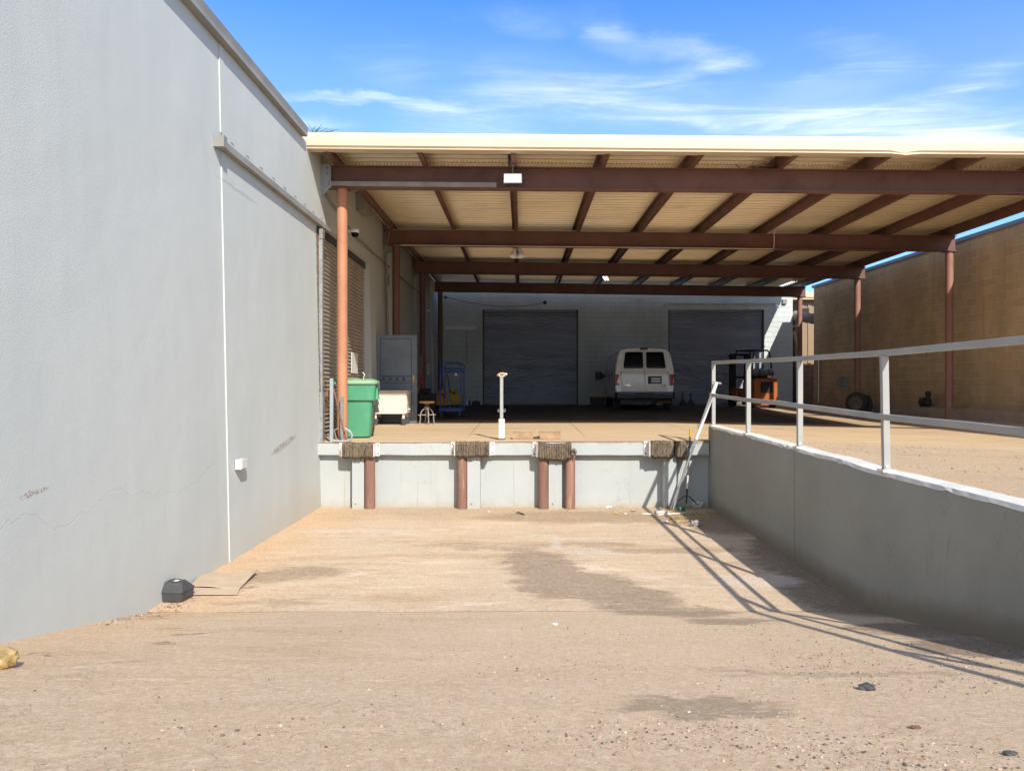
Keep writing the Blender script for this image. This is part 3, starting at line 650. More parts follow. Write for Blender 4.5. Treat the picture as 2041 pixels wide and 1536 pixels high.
s.tube([(cx,YB-.02,0.2),(cx,YB-.02,2.9),(cx+.02,YB-.02,3.2),(cx+.1,YB-.02,3.38),(cx+.3,YB-.02,3.43),(XR-.5,YB-.02,3.40)], .016, 6)
link('wall_conduit', s, M_rearwall, rear)
s = MB(); s.box(((1559-1040)*sB,YB-.1,3.4),((1567-1040)*sB,YB,3.58)); link('vent_box', s, M_coping, rear)
t = thing('wall_lamp', 'small broken lamp on the rear wall above the right roller door', 'lamp', P(1545,606,2.478))
b = MB(); b.cyl((0,0,0),(0,-.12,.02),.02,n=8); b.box((-.06,-.005,-.06),(.06,0.02,.06)); link('bracket', b, M_galv, t, world=False)
b = MB(); b.lathe((.02,-.16,-.12), [(.03,.1),(.07,.02),(.08,-.06),(.03,-.08)], 12); link('lamp_head', b, M_plastic, t, world=False, smooth=40)
t = thing('wall_camera', 'small dark camera at the top left of the rear wall', 'security camera', P(887,590,2.47))
b = MB(); b.box((-.05,-.03,-.03),(.05,.03,.05)); link('bracket', b, M_galv, t, world=False)
b = MB(); b.cyl((0,0,-.05),(.06,-.17,-.09),.05,.05,12); link('body', b, M_black, t, world=False, smooth=40)
# hanging cable with its light fitting
mb = MB(); a = P(890,592,2.47); b_ = P(1086,603,2.47)
mb.tube([Vector((lerp(a.x,b_.x,t), a.y, lerp(a.z,b_.z,t)-1.0*(t*(1-t))**1.0*(.9+.25*t))) for t in [i/16 for i in range(17)]], .010, 5)
tag(link('hanging_cable', mb, M_black, base=a), 'thin black cable sagging across the rear wall above the left roller door', 'cable')
mb = MB(); mb.lathe(P(1086,603,2.465), [(.02,.06),(.07,.04),(.08,-.02),(.04,-.06)], 12, 'y')
tag(link('cable_fitting', mb, M_black, base=P(1086,603,2.465), smooth=40), 'round black fitting at the end of the cable above the left roller door', 'lamp')
# tube light and pull cord
c0 = P(886,654,2.47); c1 = P(951,654,2.47)
t = thing('tube_light', 'white twin tube light fixed on the rear wall left of the roller door', 'tube light', ((c0.x+c1.x)/2, c0.y, c0.z-.06))
b = MB(); b.box((c0.x,c0.y-.03,c0.z-.02),(c1.x,c0.y+.03,c0.z+.05)); link('housing', b, M_plastic, t)
for dz in (-.0, -.045):
    b = MB(); b.cyl((c0.x+.03,c0.y-.06,c0.z+dz),(c1.x-.03,c0.y-.06,c0.z+dz),.019,n=10); link('tube', b, M_plastic, t, smooth=40)
t = thing('pull_cord', 'black pull cord with a white handle hanging from the tube light', 'pull cord', P(932,728,2.465))
b = MB(); b.tube([P(930.5,658,2.465), P(930,690,2.465), P(931.5,726,2.465)], .008, 5); link('cord', b, M_black, t)
b = MB(); b.lathe(P(932,729,2.465), [(.02,.07),(.045,.03),(.045,-.05),(.02,-.08)], 10); link('handle', b, M_plastic, t, smooth=40)

# ================================================================== RIGHT BLOCK BUILDING and neighbours
XBk = 11.4
def topz(y): return lerp(3.72, 3.84, (y/D-1.3)/1.05)
bb = thing('block_building', 'tan concrete block building along the right edge of the yard', 'building', (XBk+3, 15, -.8))
y0, y1 = 2.0, Yr(2.35); mb = MB(); zt0, zt1 = topz(y0), topz(y1)
mb.hexa([(XBk,y0,-1.1),(40,y0,-1.1),(40,y1,-1.1),(XBk,y1,-1.1),(XBk,y0,zt0),(40,y0,zt0),(40,y1,zt1),(XBk,y1,zt1)])
link('wall', mb, M_block, bb)
mb = MB(); mb.hexa([(XBk-.05,y0,zt0+.003),(XBk+.5,y0,zt0+.003),(XBk+.5,y1+.1,zt1+.003),(XBk-.05,y1+.1,zt1+.003),(XBk-.05,y0,zt0+.10),(XBk+.5,y0,zt0+.10),(XBk+.5,y1+.1,zt1+.10),(XBk-.05,y1+.1,zt1+.10)])
link('roof_trim', mb, M_trim, bb)
mb = MB(); x = 10.66; ya, yb_ = 5.0, Yr(1.83)
mb.hexa([(x,ya,-1),(x+.16,ya,-1),(x+.16,yb_,-1),(x,yb_,-1),(x,ya,-.55),(x+.16,ya,-.55),(x+.16,yb_,-.55),(x,yb_,-.55)])
M_curb = paint('dusty_curb_concrete', (.34,.29,.245), .9, .12, 3, bump=.4, grime=(.22,.17,.13), gf=.6)
tag(link('curb_wall', mb, M_curb, base=(x,15,-.85), bevel=.01), 'low dusty concrete curb at the foot of the block building', 'curb')
mb = MB(); mb.add([(x+.16,ya,-.575),(XBk,ya,-.575),(XBk,yb_,-.575),(x+.16,yb_,-.575)], [(0,1,2,3)])
tag(link('raised_soil', mb, M_yard, base=(11,15,-.575), recalc=False), kind='structure')
# shed with brown metal siding behind
Ys = Yr(2.62); ss = 2.62/120
sh = thing('metal_shed', 'brown metal clad shed on a block base beyond the block building', 'shed', (13, Ys, -.8))
mb = MB(); x = 12.12
while x < 16:
    mb.hexa([(x,Ys,.92),(x+.16,Ys,.92),(x+.14,Ys-.04,.92),(x+.02,Ys-.04,.92),(x,Ys,3.75),(x+.16,Ys,3.75),(x+.14,Ys-.04,3.75),(x+.02,Ys-.04,3.75)]); x += .30
mb.box((12.1,Ys,.90),(16,Ys+3,3.75)); link('siding', mb, M_siding, sh)
mb = MB(); mb.box((12.05,Ys-.06,-1),(16,Ys+3,.90)); link('base_wall', mb, mk_block('brown_block_wall',(.24,.15,.085),(.2,.125,.075),(.1,.06,.04),(.1,.06,.04),'x'), sh)
mb = MB(); mb.box((11.4,Ys-.3,3.752),(16.2,Ys+3,3.84)); mb.box((11.4,Ys-.34,3.84),(16.2,Ys+3,4.1)); link('roof_edge', mb, M_fascia, sh)
# added dark sheet: painted shade of the gap between rear warehouse and shed
mb = MB(); mb.box((XR+.02,YB+2.2,-1),(12.04,YB+2.3,3.3)); 
tag(link('gap_shade_sheet', mb, paint('gap_shade_paint',(.05,.035,.025),.9,.3,3), base=(XR+.4,YB+2.25,-.8)), 'dark sheet standing in for the shade of the gap behind the rear warehouse', 'backdrop')
t = thing('duct', 'grey wrapped duct running out between the shed and the rear warehouse', 'duct', P(1603,632,2.5))
b = MB(); a = P(1583,629,2.5); e = P(1626,636,2.36)
pts = [a.lerp(e, i/14) for i in range(15)]; b.tube(pts, [.10 if i == 0 else .20+.018*math.sin(i*2.2) for i in range(15)], 14); link('duct_pipe', b, paint('wrapped_duct', (.33,.26,.22), .8, .2, 4, bump=.5), t, smooth=50)
b = MB(); m_ = P(1603,622,2.47); b.box((m_.x-.06,m_.y-.05,m_.z-.05),(m_.x+.18,m_.y+.05,m_.z+.16)); link('bracket', b, M_black, t)
mb = MB(); q = P(1588,700,2.5); mb.cyl(P(1582,660,2.5), P(1596,722,2.5), .06, n=8); mb.cyl(P(1579,650,2.5), P(1589,650,2.5), .04, n=8)
tag(link('leaning_post', mb, M_wood, base=q), 'pale timber post leaning in the gap left of the shed', 'post')
mb = MB(); a = P(1620,717,2.345); mb.cyl((11.34,Yr(2.30),-.6),(11.34,Yr(2.30),1.1),.035,n=8)
tag(link('standpipe', mb, M_galv, base=(11.34,Yr(2.3),-.6)), 'thin grey pipe up the far corner of the block building', 'pipe')

# ================================================================== LOADING DOCK FACE
dk = thing('dock_wall', 'white painted concrete loading dock face at the end of the pit', 'dock wall', (0, D, -2.02))
mb = MB()
xsL = [-3.42+i*(6.53/40) for i in range(41)]
vs = []; 
for x in xsL:
    z = zP(x, D)-.004+.006*mnoise.noise(Vector((x*5,0,3)))
    zb = -1.137+.008*mnoise.noise(Vector((x*2,7,3)))
    vs += [Vector((x,D-.002+.006*mnoise.noise(Vector((x*4,1,0))),zb)), Vector((x,D+.001,z-.02)), Vector((x,D+.014,z)), Vector((x,D+.12,z-.001)), Vector((x,D+.12,zb))]
N = len(xsL); fs = []
for i in range(N-1):
    for k in range(5): fs.append((i*5+k,i*5+(k+1)%5,(i+1)*5+(k+1)%5,(i+1)*5+k))
mb.add(vs, fs); link('lip', mb, M_dock, dk)
mb = MB(); mb.box((-3.42,D+.12,-2.2),(3.2,D+.4,-1.0)); link('face', mb, M_dock, dk)
for i, (u0, u1) in enumerate(((702,725.5),(931.5,957),(1093.5,1120),(1323,1348))):
    b = MB(); k = .995/120; x0, x1 = (u0-1040)*k, (u1-1040)*k
    b.box((x0,D-.07,-2.04),(x1,D+.119,-1.139 if i != 3 else -1.139))
    for hx, hz in ((.3,-1.94),(.25,-1.22),(.75,-1.22)):
        b.cyl((lerp(x0,x1,hx),D-.073,hz),(lerp(x0,x1,hx),D-.0705,hz),.011,n=8,mi=1)
    link('channel', b, [M_dock, M_black], dk, bevel=.006)
for i, (uc, lab) in enumerate(((736.5,'brown bollard pipe under the leftmost dock bumper'),(921,'chipped red brown bollard pipe under the second dock bumper'),(1083.5,'brown bollard pipe under the left end of the sagging bumper'),(1136.5,'brown bollard pipe under the torn right end of the sagging bumper'))):
    x = (uc-1040)*.995/120; b = MB(); b.lathe((x,D-.03,-2.06), [(.086,0),(.086,.10),(.084,.9),(.084,.925),(.078,.93)], 20)
    tag(link('bollard_pipe', b, M_rustpost, base=(x,D-.03,-2.02), smooth=40), lab, 'bollard', 'bollard pipes under the dock bumpers')
def bumper(u0, u1, v0, v1, lab, sag=0., lump=False, tilt=0, brackets=(1,1), seed=0):
    k = .985/120; x0, x1 = (u0-1040)*k, (u1-1040)*k; z0, z1 = (770-v1)*k, (770-v0)*k
    t = thing('dock_bumper', lab, 'dock bumper', ((x0+x1)/2, D-.1, z0), 'laminated rubber dock bumpers')
    n = 20; b = MB(); rnd = random.Random(seed)
    for i in range(n):
        a = lerp(x0, x1, i/n); e = lerp(x0, x1, (i+.80)/n); tt = i/(n-1)
        dz = -sag*4*tt*(1-tt)+rnd.uniform(-.006,.006)+tilt*(tt-.5); fr = D-.19+rnd.uniform(-.008,.008)
        rr = .04
        yb = D-.012
        sec = [(yb,z0),(fr+rr,z0),(fr,z0+rr),(fr,z1-rr),(fr+rr,z1),(yb,z1)]
        edge = .03*max(0, 1-min(tt,1-tt)*8) if lump else 0
        dz2 = rnd.uniform(-.012,.006)
        b.loft([[Vector((q, y+edge*1.2, (z+dz+(dz2 if z < (z0+z1)/2 else 0)-(edge if z > (z0+z1)/2 else -edge)))) for y, z in sec] for q in (a, e)])
    b.box((x0+.01,D-.16,z0+.05-sag),(x1-.01,D-.02,z1-.05-sag*.6))
    link('rubber_pad', b, M_rub, t)
    for s_, q in zip((-1,1), (x0, x1)):
        if not brackets[0 if s_ < 0 else 1]: continue
        b = MB(); w_ = .085
        b.box((q+s_*.004,D-.17,z0+.03),(q+s_*.018,D-.006,z1-.01)); b.box((q+s_*.018,D-.018,z0+.03),(q+s_*w_,D-.006,z1-.01))
        for zz in (z0+.07, z1-.05): b.cyl((q+s_*.055,D-.0215,zz),(q+s_*.055,D-.0185,zz),.012,n=8,mi=1)
        link('bracket', b, [M_wpost, M_black], t)
bumper(681,743,883,914,'leftmost rubber dock bumper, brown and flat, beneath the green bin', seed=1)
bumper(907,975,881,912,'ribbed rubber dock bumper below the white steel post', seed=2)
bumper(1072,1140,881,915,'sagging torn rubber dock bumper over two bollard pipes', sag=.035, brackets=(1,0), seed=3, tilt=-.02)
b = MB(); 
bumper(1297,1345,879,914,'bulging worn rubber dock bumper crossed by the rail shadow', lump=True, brackets=(1,0), seed=4)
bumper(1347,1371,880,914,'narrow rounded rubber dock bumper nearest the right wall', lump=True, brackets=(0,0), seed=5)
# soft frayed lump hanging at the torn end of the third bumper
p = P(1143,900,.985); mb = MB()
for i in range(60):
    a = random.uniform(0,6.28); rr = random.uniform(.02,.055)
    q = Vector((p.x+rr*math.cos(a), p.y-.02+random.uniform(-.03,.03), p.z+rr*math.sin(a)*1.3)); mb.tube([p, q, q+Vector((0,0,-.02))], .006, 4)
tag(link('frayed_cord', mb, M_rub, base=p), 'frayed cord bundle sticking out of the torn dock bumper', 'frayed cord')

# ================================================================== RETAINING WALL and handrail
rt = [(-1.0,-.744),(4.69,-.744),(6.51,-.738),(8.55,-.70),(10.49,-.67),(12.4,-.655),(12.58,-.65)]
def zW(y): return interp(y, [a for a,_ in rt], [b for _,b in rt])
ret = thing('retaining_wall', 'grey stucco retaining wall with a white chipped top on the right of the pit', 'retaining wall', (3.22, 7, -2.02))
XW0, XW1 = 3.125, 3.315
mb = MB(); yl = [0.1+i*.104 for i in range(121)]; yl = [y for y in yl if y < 12.58]+[12.6]; vs = []
for y in yl:
    j1 = .010*mnoise.noise(Vector((y*3,0,0)))+.006*mnoise.noise(Vector((y*14,4,0))); z = zW(y)+.012*mnoise.noise(Vector((y*1.4,9,0)))
    vs += [Vector((XW0,y,-2.3)), Vector((XW0,y,z-.035+j1)), Vector((XW1,y,z-.035+j1)), Vector((XW1,y,-2.3))]
N = len(yl); fs = [(0,1,2,3), tuple((N-1)*4+k for k in (3,2,1,0))]
for i in range(N-1):
    for k in range(4): fs.append((i*4+k,i*4+(k+1)%4,(i+1)*4+(k+1)%4,(i+1)*4+k))
mb.add(vs, fs); link('wall_body', mb, M_retain, ret)
mb = MB(); vs = []
for y in yl:
    j = .010*mnoise.noise(Vector((y*3,0,0)))+.006*mnoise.noise(Vector((y*14,4,0))); z = zW(y)+.012*mnoise.noise(Vector((y*1.4,9,0)))
    e = .012*mnoise.noise(Vector((y*9,2,5)))+.008*mnoise.noise(Vector((y*23,2,5)))
    vs += [Vector((XW0-.006+e*.3,y,z-.034+j+e)), Vector((XW0+.012+e,y,z)), Vector((XW1+.004,y,z+.002)), Vector((XW1+.01,y,z-.06))]
fs = [(0,1,2,3), tuple((N-1)*4+k for k in (3,2,1,0))]
for i in range(N-1):
    for k in range(4): fs.append((i*4+k,i*4+(k+1)%4,(i+1)*4+(k+1)%4,(i+1)*4+k))
mb.add(vs, fs); link('wall_cap', mb, M_cap, ret)
hr = thing('handrail', 'pale grey bent steel handrail standing on the retaining wall', 'handrail', (3.2, 8, -.7))
XH = 3.158; zt = lambda y: interp(y, [0,4.69,6.51,8.55,10.49,12.42], [.22,.295,.29,.315,.352,.392])
zm = lambda y: interp(y, [0,4.69,6.1,6.6,8.1,8.6,10.49,12.42], [-.30,-.285,-.262,-.26,-.225,-.21,-.185,-.135])
posts = [12.40, 10.49, 8.55, 6.52, 4.50, 2.45]
for i, y in enumerate(posts):
    b = MB(); z0 = zW(y)-.01; lean = .0 if i != 3 else -.02
    b.hexa([(XH-.029,y-.026,z0),(XH+.029,y-.026,z0),(XH+.029,y+.026,z0),(XH-.029,y+.026,z0),(XH-.029+lean,y-.026,zt(y)-.024),(XH+.029+lean,y-.026,zt(y)-.024),(XH+.029+lean,y+.026,zt(y)-.024),(XH-.029+lean,y+.026,zt(y)-.024)])
    po = link('post', b, M_rail, hr, bevel=.004)
    b = MB(); b.box((XH-.055,y-.06,z0+.008),(XH+.06,y+.06,z0+.03)); b.cyl((XH-.01,y-.034,z0+.06),(XH-.01,y-.030,z0+.06),.012,n=8); link('base_plate', b, M_wpost, po, bevel=.004)
b = MB(); ysr = [0.4,1.5,3,4,4.5,5.3,5.9,6.5,7.1,7.8,8.5,9.2,9.9,10.5,11.2,11.9,12.43]
b.sqtube([(XH+.006*mnoise.noise(Vector((y,0,0))),y,zt(y)+.006*mnoise.noise(Vector((y*1.1,3,0)))) for y in ysr], .026, .026); link('top_rail', b, M_rail, hr, bevel=.005)
b = MB(); b.sqtube([(XH-.045+.008*mnoise.noise(Vector((y,5,0))),y,zm(y)+.012*mnoise.noise(Vector((y*.9,8,0)))) for y in ysr], .018, .026); link('middle_rail', b, M_rail, hr, bevel=.004)

# ================================================================== CANOPY
def bt(X, r): return 3.85+.125*(r-1.056)-(X+3.15)*(.008+.005*(r-1.056))
cn = thing('canopy', 'brown steel canopy with tan corrugated roof over the loading platform', 'canopy', (3.5, Yr(1.7), -.9))
XL, XRt = -3.40, 10.86; BH = .385
RB = [1.056, 1.509, 1.905, 2.305]
for i, r in enumerate(RB):
    b = MB(); y = Yr(r); fw = .09
    def ring(X, a, c_, zo0, zo1):
        z = bt(X, r); return [Vector((X,y-a,z+zo0)),Vector((X,y+c_,z+zo0)),Vector((X,y+c_,z+zo1)),Vector((X,y-a,z+zo1))]
    X0 = XL
    for (a, c_, q0, q1) in ((fw,fw,-.016,0),(.006,.006,-BH+.016,-.016),(fw,fw,-BH,-BH+.016)):
        b.loft([ring(X0,a,c_,q0,q1), ring(XRt,a,c_,q0,q1)])
    link('beam', b, M_brown, cn)
PX = [-3.25, -1.72, -.17, 1.38, 2.93, 4.48, 6.03, 7.58, 9.13, 10.72]; PH = .20
r0, r1 = .992, 2.44
for k, X in enumerate(PX):
    b = MB(); vs0 = []
    for r in (r0, 1.2, 1.6, 2.0, r1):
        z = bt(X, r)+.002; y = Yr(r)
        vs0.append([Vector((X-.01,y,z+.008)),Vector((X-.01,y,z)),Vector((X+.075,y,z)),Vector((X+.075,y,z+.022)),Vector((X+.067,y,z+.022)),Vector((X+.067,y,z+.008)),Vector((X-.002,y,z+.008)),Vector((X-.002,y,z+PH-.01)),Vector((X-.075,y,z+PH-.01)),Vector((X-.075,y,z+PH)),Vector((X-.01+.014,y,z+PH)),Vector((X-.01,y,z+PH))])
    b.loft(vs0); link('purlin', b, M_brown, cn)
# corrugated sheet, ribs across the slope
b = MB(); pitch = .245; prof = [(0,.075),(.022,0),(.060,0),(.095,.075)]
yc = Yr(.986); pts = []
while yc < Yr(2.45):
    for a, h in prof: pts.append((yc+a, h))
    yc += pitch
Xc = [-3.62, -1.0, 2.0, 5.0, 8.0, 10.36, 10.60, 10.885]; vs = []
def skyl(r): return False
for (y, h) in pts:
    for X in Xc: vs.append(Vector((X, y, bt(X, y/D)+PH+.006+h+ (-.0))))
nx = len(Xc); fs = [(j*nx+i,j*nx+i+1,(j+1)*nx+i+1,(j+1)*nx+i) for j in range(len(pts)-1) for i in range(nx-1) if not (i == 5 and pts[j][0] > Yr(2.315))]
b.add(vs, fs); link('roof_sheet', b, M_roof, cn, recalc=False)
# fascia gutter profile
b = MB(); yf = Yr(.985)
def zfas(X): return -.0085*(X+3.5)
prf = [(0.0,4.03),(-.045,4.137),(.22,4.145),(.22,4.12)]
prof = [(-.03,4.145),(-.065,4.055),(-.065,3.925),(-.03,3.905),(-.03,3.885),(-.075,3.885),(-.075,3.868),(.12,3.868),(.12,3.885),(-.005,3.89),(-.005,4.13),(.25,4.13),(.25,4.145)]
Xs = [-3.62,-2,0,2,4,5.2,6.0,6.25,6.5,7.2,9,11.05]; rings = []
Xs[-1] = 10.9
for X in Xs:
    dent = {6.25:.03, 6.0:.01, 6.5:.008}.get(X, 0)
    rings.append([Vector((X, yf+y+(dent if y < -.06 and 3.88 < z < 4.06 else 0), z+zfas(X)+(-.025 if dent == .03 and z < 3.93 else 0))) for y, z in prof])
b.loft(rings); link('fascia', b, M_fascia, cn)
b = MB(); b.box((XRt+.13,Yr(.99),3.8),(XRt+.17,Yr(2.44),3.9)); 
b = MB(); b.loft([[Vector((10.888,Yr(r),bt(11.0,r)+q)) for q in (.17,.29)]+[Vector((10.905,Yr(r),bt(11.0,r)+q)) for q in (.29,.17)] for r in (.99,2.44)]); link('edge_trim', b, M_fascia, cn)
cols = [(682,1.056),(789.5,1.509),(842,1.904),(877.5,2.30),(None,1.056),(1892,1.509),(1709,1.905),(1594,2.305)]
for i, (u, r) in enumerate(cols):
    X = -3.15 if i < 4 else 10.6
    X = (u-1040)*r/120 if u else X
    z1 = bt(X, r)-BH; z0 = zP(X, Yr(r))-.02; b = MB(); b.lathe((X,Yr(r),z0), [(.093,0),(.093,z1-z0)], 24)
    co = link('pillar', b, M_post_sunlit if i == 0 else M_brown if i < 4 else M_post_partlit, cn, smooth=40)  # pillar colour carries the light: bright where sunlit, dark brown where shaded
    b = MB(); b.box((X-.13,Yr(r)-.13,z1-.012),(X+.13,Yr(r)+.13,z1-.001)); link('cap_plate', b, M_brown, co)
# grey batten on the front beam, wall bracket, end plates
b = MB(); r = 1.056; b.loft([[Vector((X,Yr(r)-.135,bt(X,r)-BH+.018)),Vector((X,Yr(r)-.092,bt(X,r)-BH+.018)),Vector((X,Yr(r)-.092,bt(X,r)-BH+.095)),Vector((X,Yr(r)-.135,bt(X,r)-BH+.095))] for X in (-3.36,-.44)])
link('batten', b, paint('weathered_grey_timber', (.28,.25,.235), .8, .15, 4, bump=.3), cn)
for i, r in enumerate(RB):
    b = MB(); x = WX(3.6); y = Yr(r)
    if i in (0, 3):
        b.box((x,y-.12,bt(x,r)-BH-.0),(x+.16,y-.095,bt(x,r)+.01)); b.prism([(x,y-.12,bt(x,r)-BH-.003),(x+.16,y-.12,bt(x,r)-BH-.003),(x,y-.12,bt(x,r)-BH-.2)], (0,.025,0)); b.box((x+.16,y-.14,bt(x,r)-BH-.02),(x+.175,y-.095,bt(x,r)-.03))
        for q in (.06,.16): b.cyl((x+.11,y-.1225,bt(x,r)-q),(x+.11,y-.1205,bt(x,r)-q),.012,n=8,mi=1)
        link('wall_bracket', b, [M_grey if i == 0 else M_cap, M_black], cn)
# conduit under the second beam
b = MB(); r = 1.509; y = Yr(r)-.105
b.tube([(X, y, bt(X, r)-BH+.0) for X in (-3.2,0,3,5,6.2)]+[(6.28,y,bt(6.3,r)-BH+.02),(6.29,y,bt(6.3,r)-.25),(6.29,y,bt(6.3,r)+.1)], .014, 6)
tag(link('beam_conduit', b, paint('pale_conduit', (.62,.52,.42), .5, .1, 6), base=(0,y,3.4)), 'thin pale conduit fixed along the underside of the second beam', 'conduit')
b = MB(); b.tube([(-3.36,y,2.3),(-3.37,y,3.1),(-3.36,y,3.5),(-3.30,y,3.86),(-3.15,y,3.90),(-1,y,3.895),(2,y,3.87)], .011, 6)
tag(link('beam_cable', b, M_coping, base=(-3.3,y,2.3)), 'pale cable looping up over the left end of the second beam', 'cable')
b = MB()
for k in range(190):
    X = -2.9+k*.062+random.uniform(-.01,.01); z = bt(X,1.056); y = Yr(1.056)-.06
    if 3.9 < X < 4.6: continue
    if X < -.3 or True:
        sp = .05 if X > -1.2 else .015; hh = .11 if X > -1.2 else .07
        for s_ in (-1,1): b.cyl((X,y,z),(X+s_*sp*random.uniform(.5,1.1),y+random.uniform(-.05,.05),z+hh),.0022,n=3)
tag(link('bird_spikes', b, M_rust, base=(3,Yr(1.056),3.85)), 'rows of thin wire bird spikes along the top of the front beam', 'bird spikes', kind='stuff')
b = MB()
for k in range(40):
    a = Vector((4.15+random.uniform(-.35,.3), Yr(1.056)+random.uniform(-.06,.08), 3.81+random.uniform(0,.03)))
    b.tube([a, a+Vector((random.uniform(-.1,.5),random.uniform(-.05,.05),random.uniform(0,.12)))], .005, 4)
tag(link('bird_nest', b, M_twig, base=(4.2,Yr(1.056),3.8)), 'tangle of twigs nesting on the front beam beside a purlin', 'nest')
# ---- lamps on the beams
def flood(loc, label, w_=.32, h=.17):
    t = thing('floodlight', label, 'floodlight', loc)
    b = MB(); b.hexa([(-w_/2+.03,0,-h/2+.02),(w_/2-.03,0,-h/2+.02),(w_/2-.03,.08,-h/2+.03),(-w_/2+.03,.08,-h/2+.03),(-w_/2+.03,0,h/2-.02),(w_/2-.03,0,h/2-.02),(w_/2-.03,.08,h/2-.03),(-w_/2+.03,.08,h/2-.03)])
    b.box((-w_/2,-.03,-h/2),(w_/2,0,h/2)); link('housing', b, M_galv, t, world=False)
    b = MB(); b.box((-w_/2+.015,-.036,-h/2+.015),(w_/2-.015,-.0305,h/2-.015)); link('lens', b, M_lamp, t, world=False)
    b = MB(); b.cyl((0,.02,h/2-.01),(0,.02,h/2+.14),.012,n=8); b.box((-.05,-.03,h/2+.13),(.05,.06,h/2+.22)); link('mounting_arm', b, M_galv, t, world=False)
flood((P(1022,357,1.04).x, Yr(1.056)-.16, P(1022,357,1.045).z), 'lit rectangular floodlight hanging on the front beam')
t = thing('spotlight', 'white twin spotlight cluster hanging under the second beam', 'spotlight', P(1031,500,1.5))
b = MB(); b.box((-.05,-.03,.0),(.05,.03,.05)); b.cyl((0,0,.05),(0,0,.12),.02,n=8); link('mount', b, M_galv, t, world=False)
for s_ in (-1,1):
    b = MB(); b.lathe((0,0,0), [(.03,.09),(.045,.04),(.07,-.03),(.105,-.13),(.10,-.13),(.05,-.03),(.01,.0)], 14)
    b.xform(Matrix.Translation((s_*.075,-.02,-.03)) @ Matrix.Rotation(R(-s_*10),4,'Y') @ Matrix.Rotation(R(-16),4,'X')); link('lamp_shade', b, M_plastic, t, world=False, smooth=40)
t = thing('small_tube_light', 'short lit tube light under the roof between the third and fourth beams', 'tube light', P(1208,553,2.15))
b = MB(); b.cyl((-.12,-.25,-.02),(.04,.6,0),.035,n=10); b.cyl((-.02,-.25,-.02),(.14,.6,0),.035,n=10); link('tube', b, M_lamp, t, world=False)
b = MB(); b.box((-.14,-.2,.04),(.16,.6,.08)); link('housing', b, M_coping, t, world=False)
mt_ = bpy.data.materials.new('milky_sheet'); mt_.use_nodes = True; q_n = mt_.node_tree; q_n.nodes.clear()
tb_ = q_n.nodes.new('ShaderNodeBsdfTranslucent'); tb_.inputs[0].default_value = (.75,.8,.85,1); oo_ = q_n.nodes.new('ShaderNodeOutputMaterial'); q_n.links.new(tb_.outputs[0], oo_.inputs[0])
b = MB(); ya_, yb2_ = Yr(2.30), Yr(2.455); za_ = bt(10.5,2.4)+PH+.055
b.add([(10.345,ya_,za_),(10.615,ya_,za_),(10.615,yb2_,za_),(10.345,yb2_,za_)], [(0,1,2,3)])
tag(link('skylight_panel', b, mt_, base=(10.48,ya_,za_), recalc=False), 'small bright translucent panel in the canopy roof near its far right corner', 'skylight')
# weeds on the roof corner
b = MB(); q = P(628, 262, 1.0)
for k in range(34):
    a = q+Vector((random.uniform(-.08,.12), random.uniform(-.1,.3), -.03)); d = Vector((random.uniform(-.12,.34), random.uniform(-.15,.15), random.uniform(.0,.15)))
    b.tube([a, a+d*.5+Vector((0,0,.02)), a+d], [.006,.004,.0015], 4)
for k in range(9):
    X = -3.25+k*.13; b.blob((X, Yr(1.0), 4.15-.03+zfas(X)), .07,.05,.03,1,.3,3,k)
tag(link('roof_weed', b, [M_weed], base=q), 'dry spiky weed growing on the roof corner by the left wall', 'weed')

# ================================================================== THINGS ON THE PLATFORM
def gz(X, Y): return zP(X, Y)
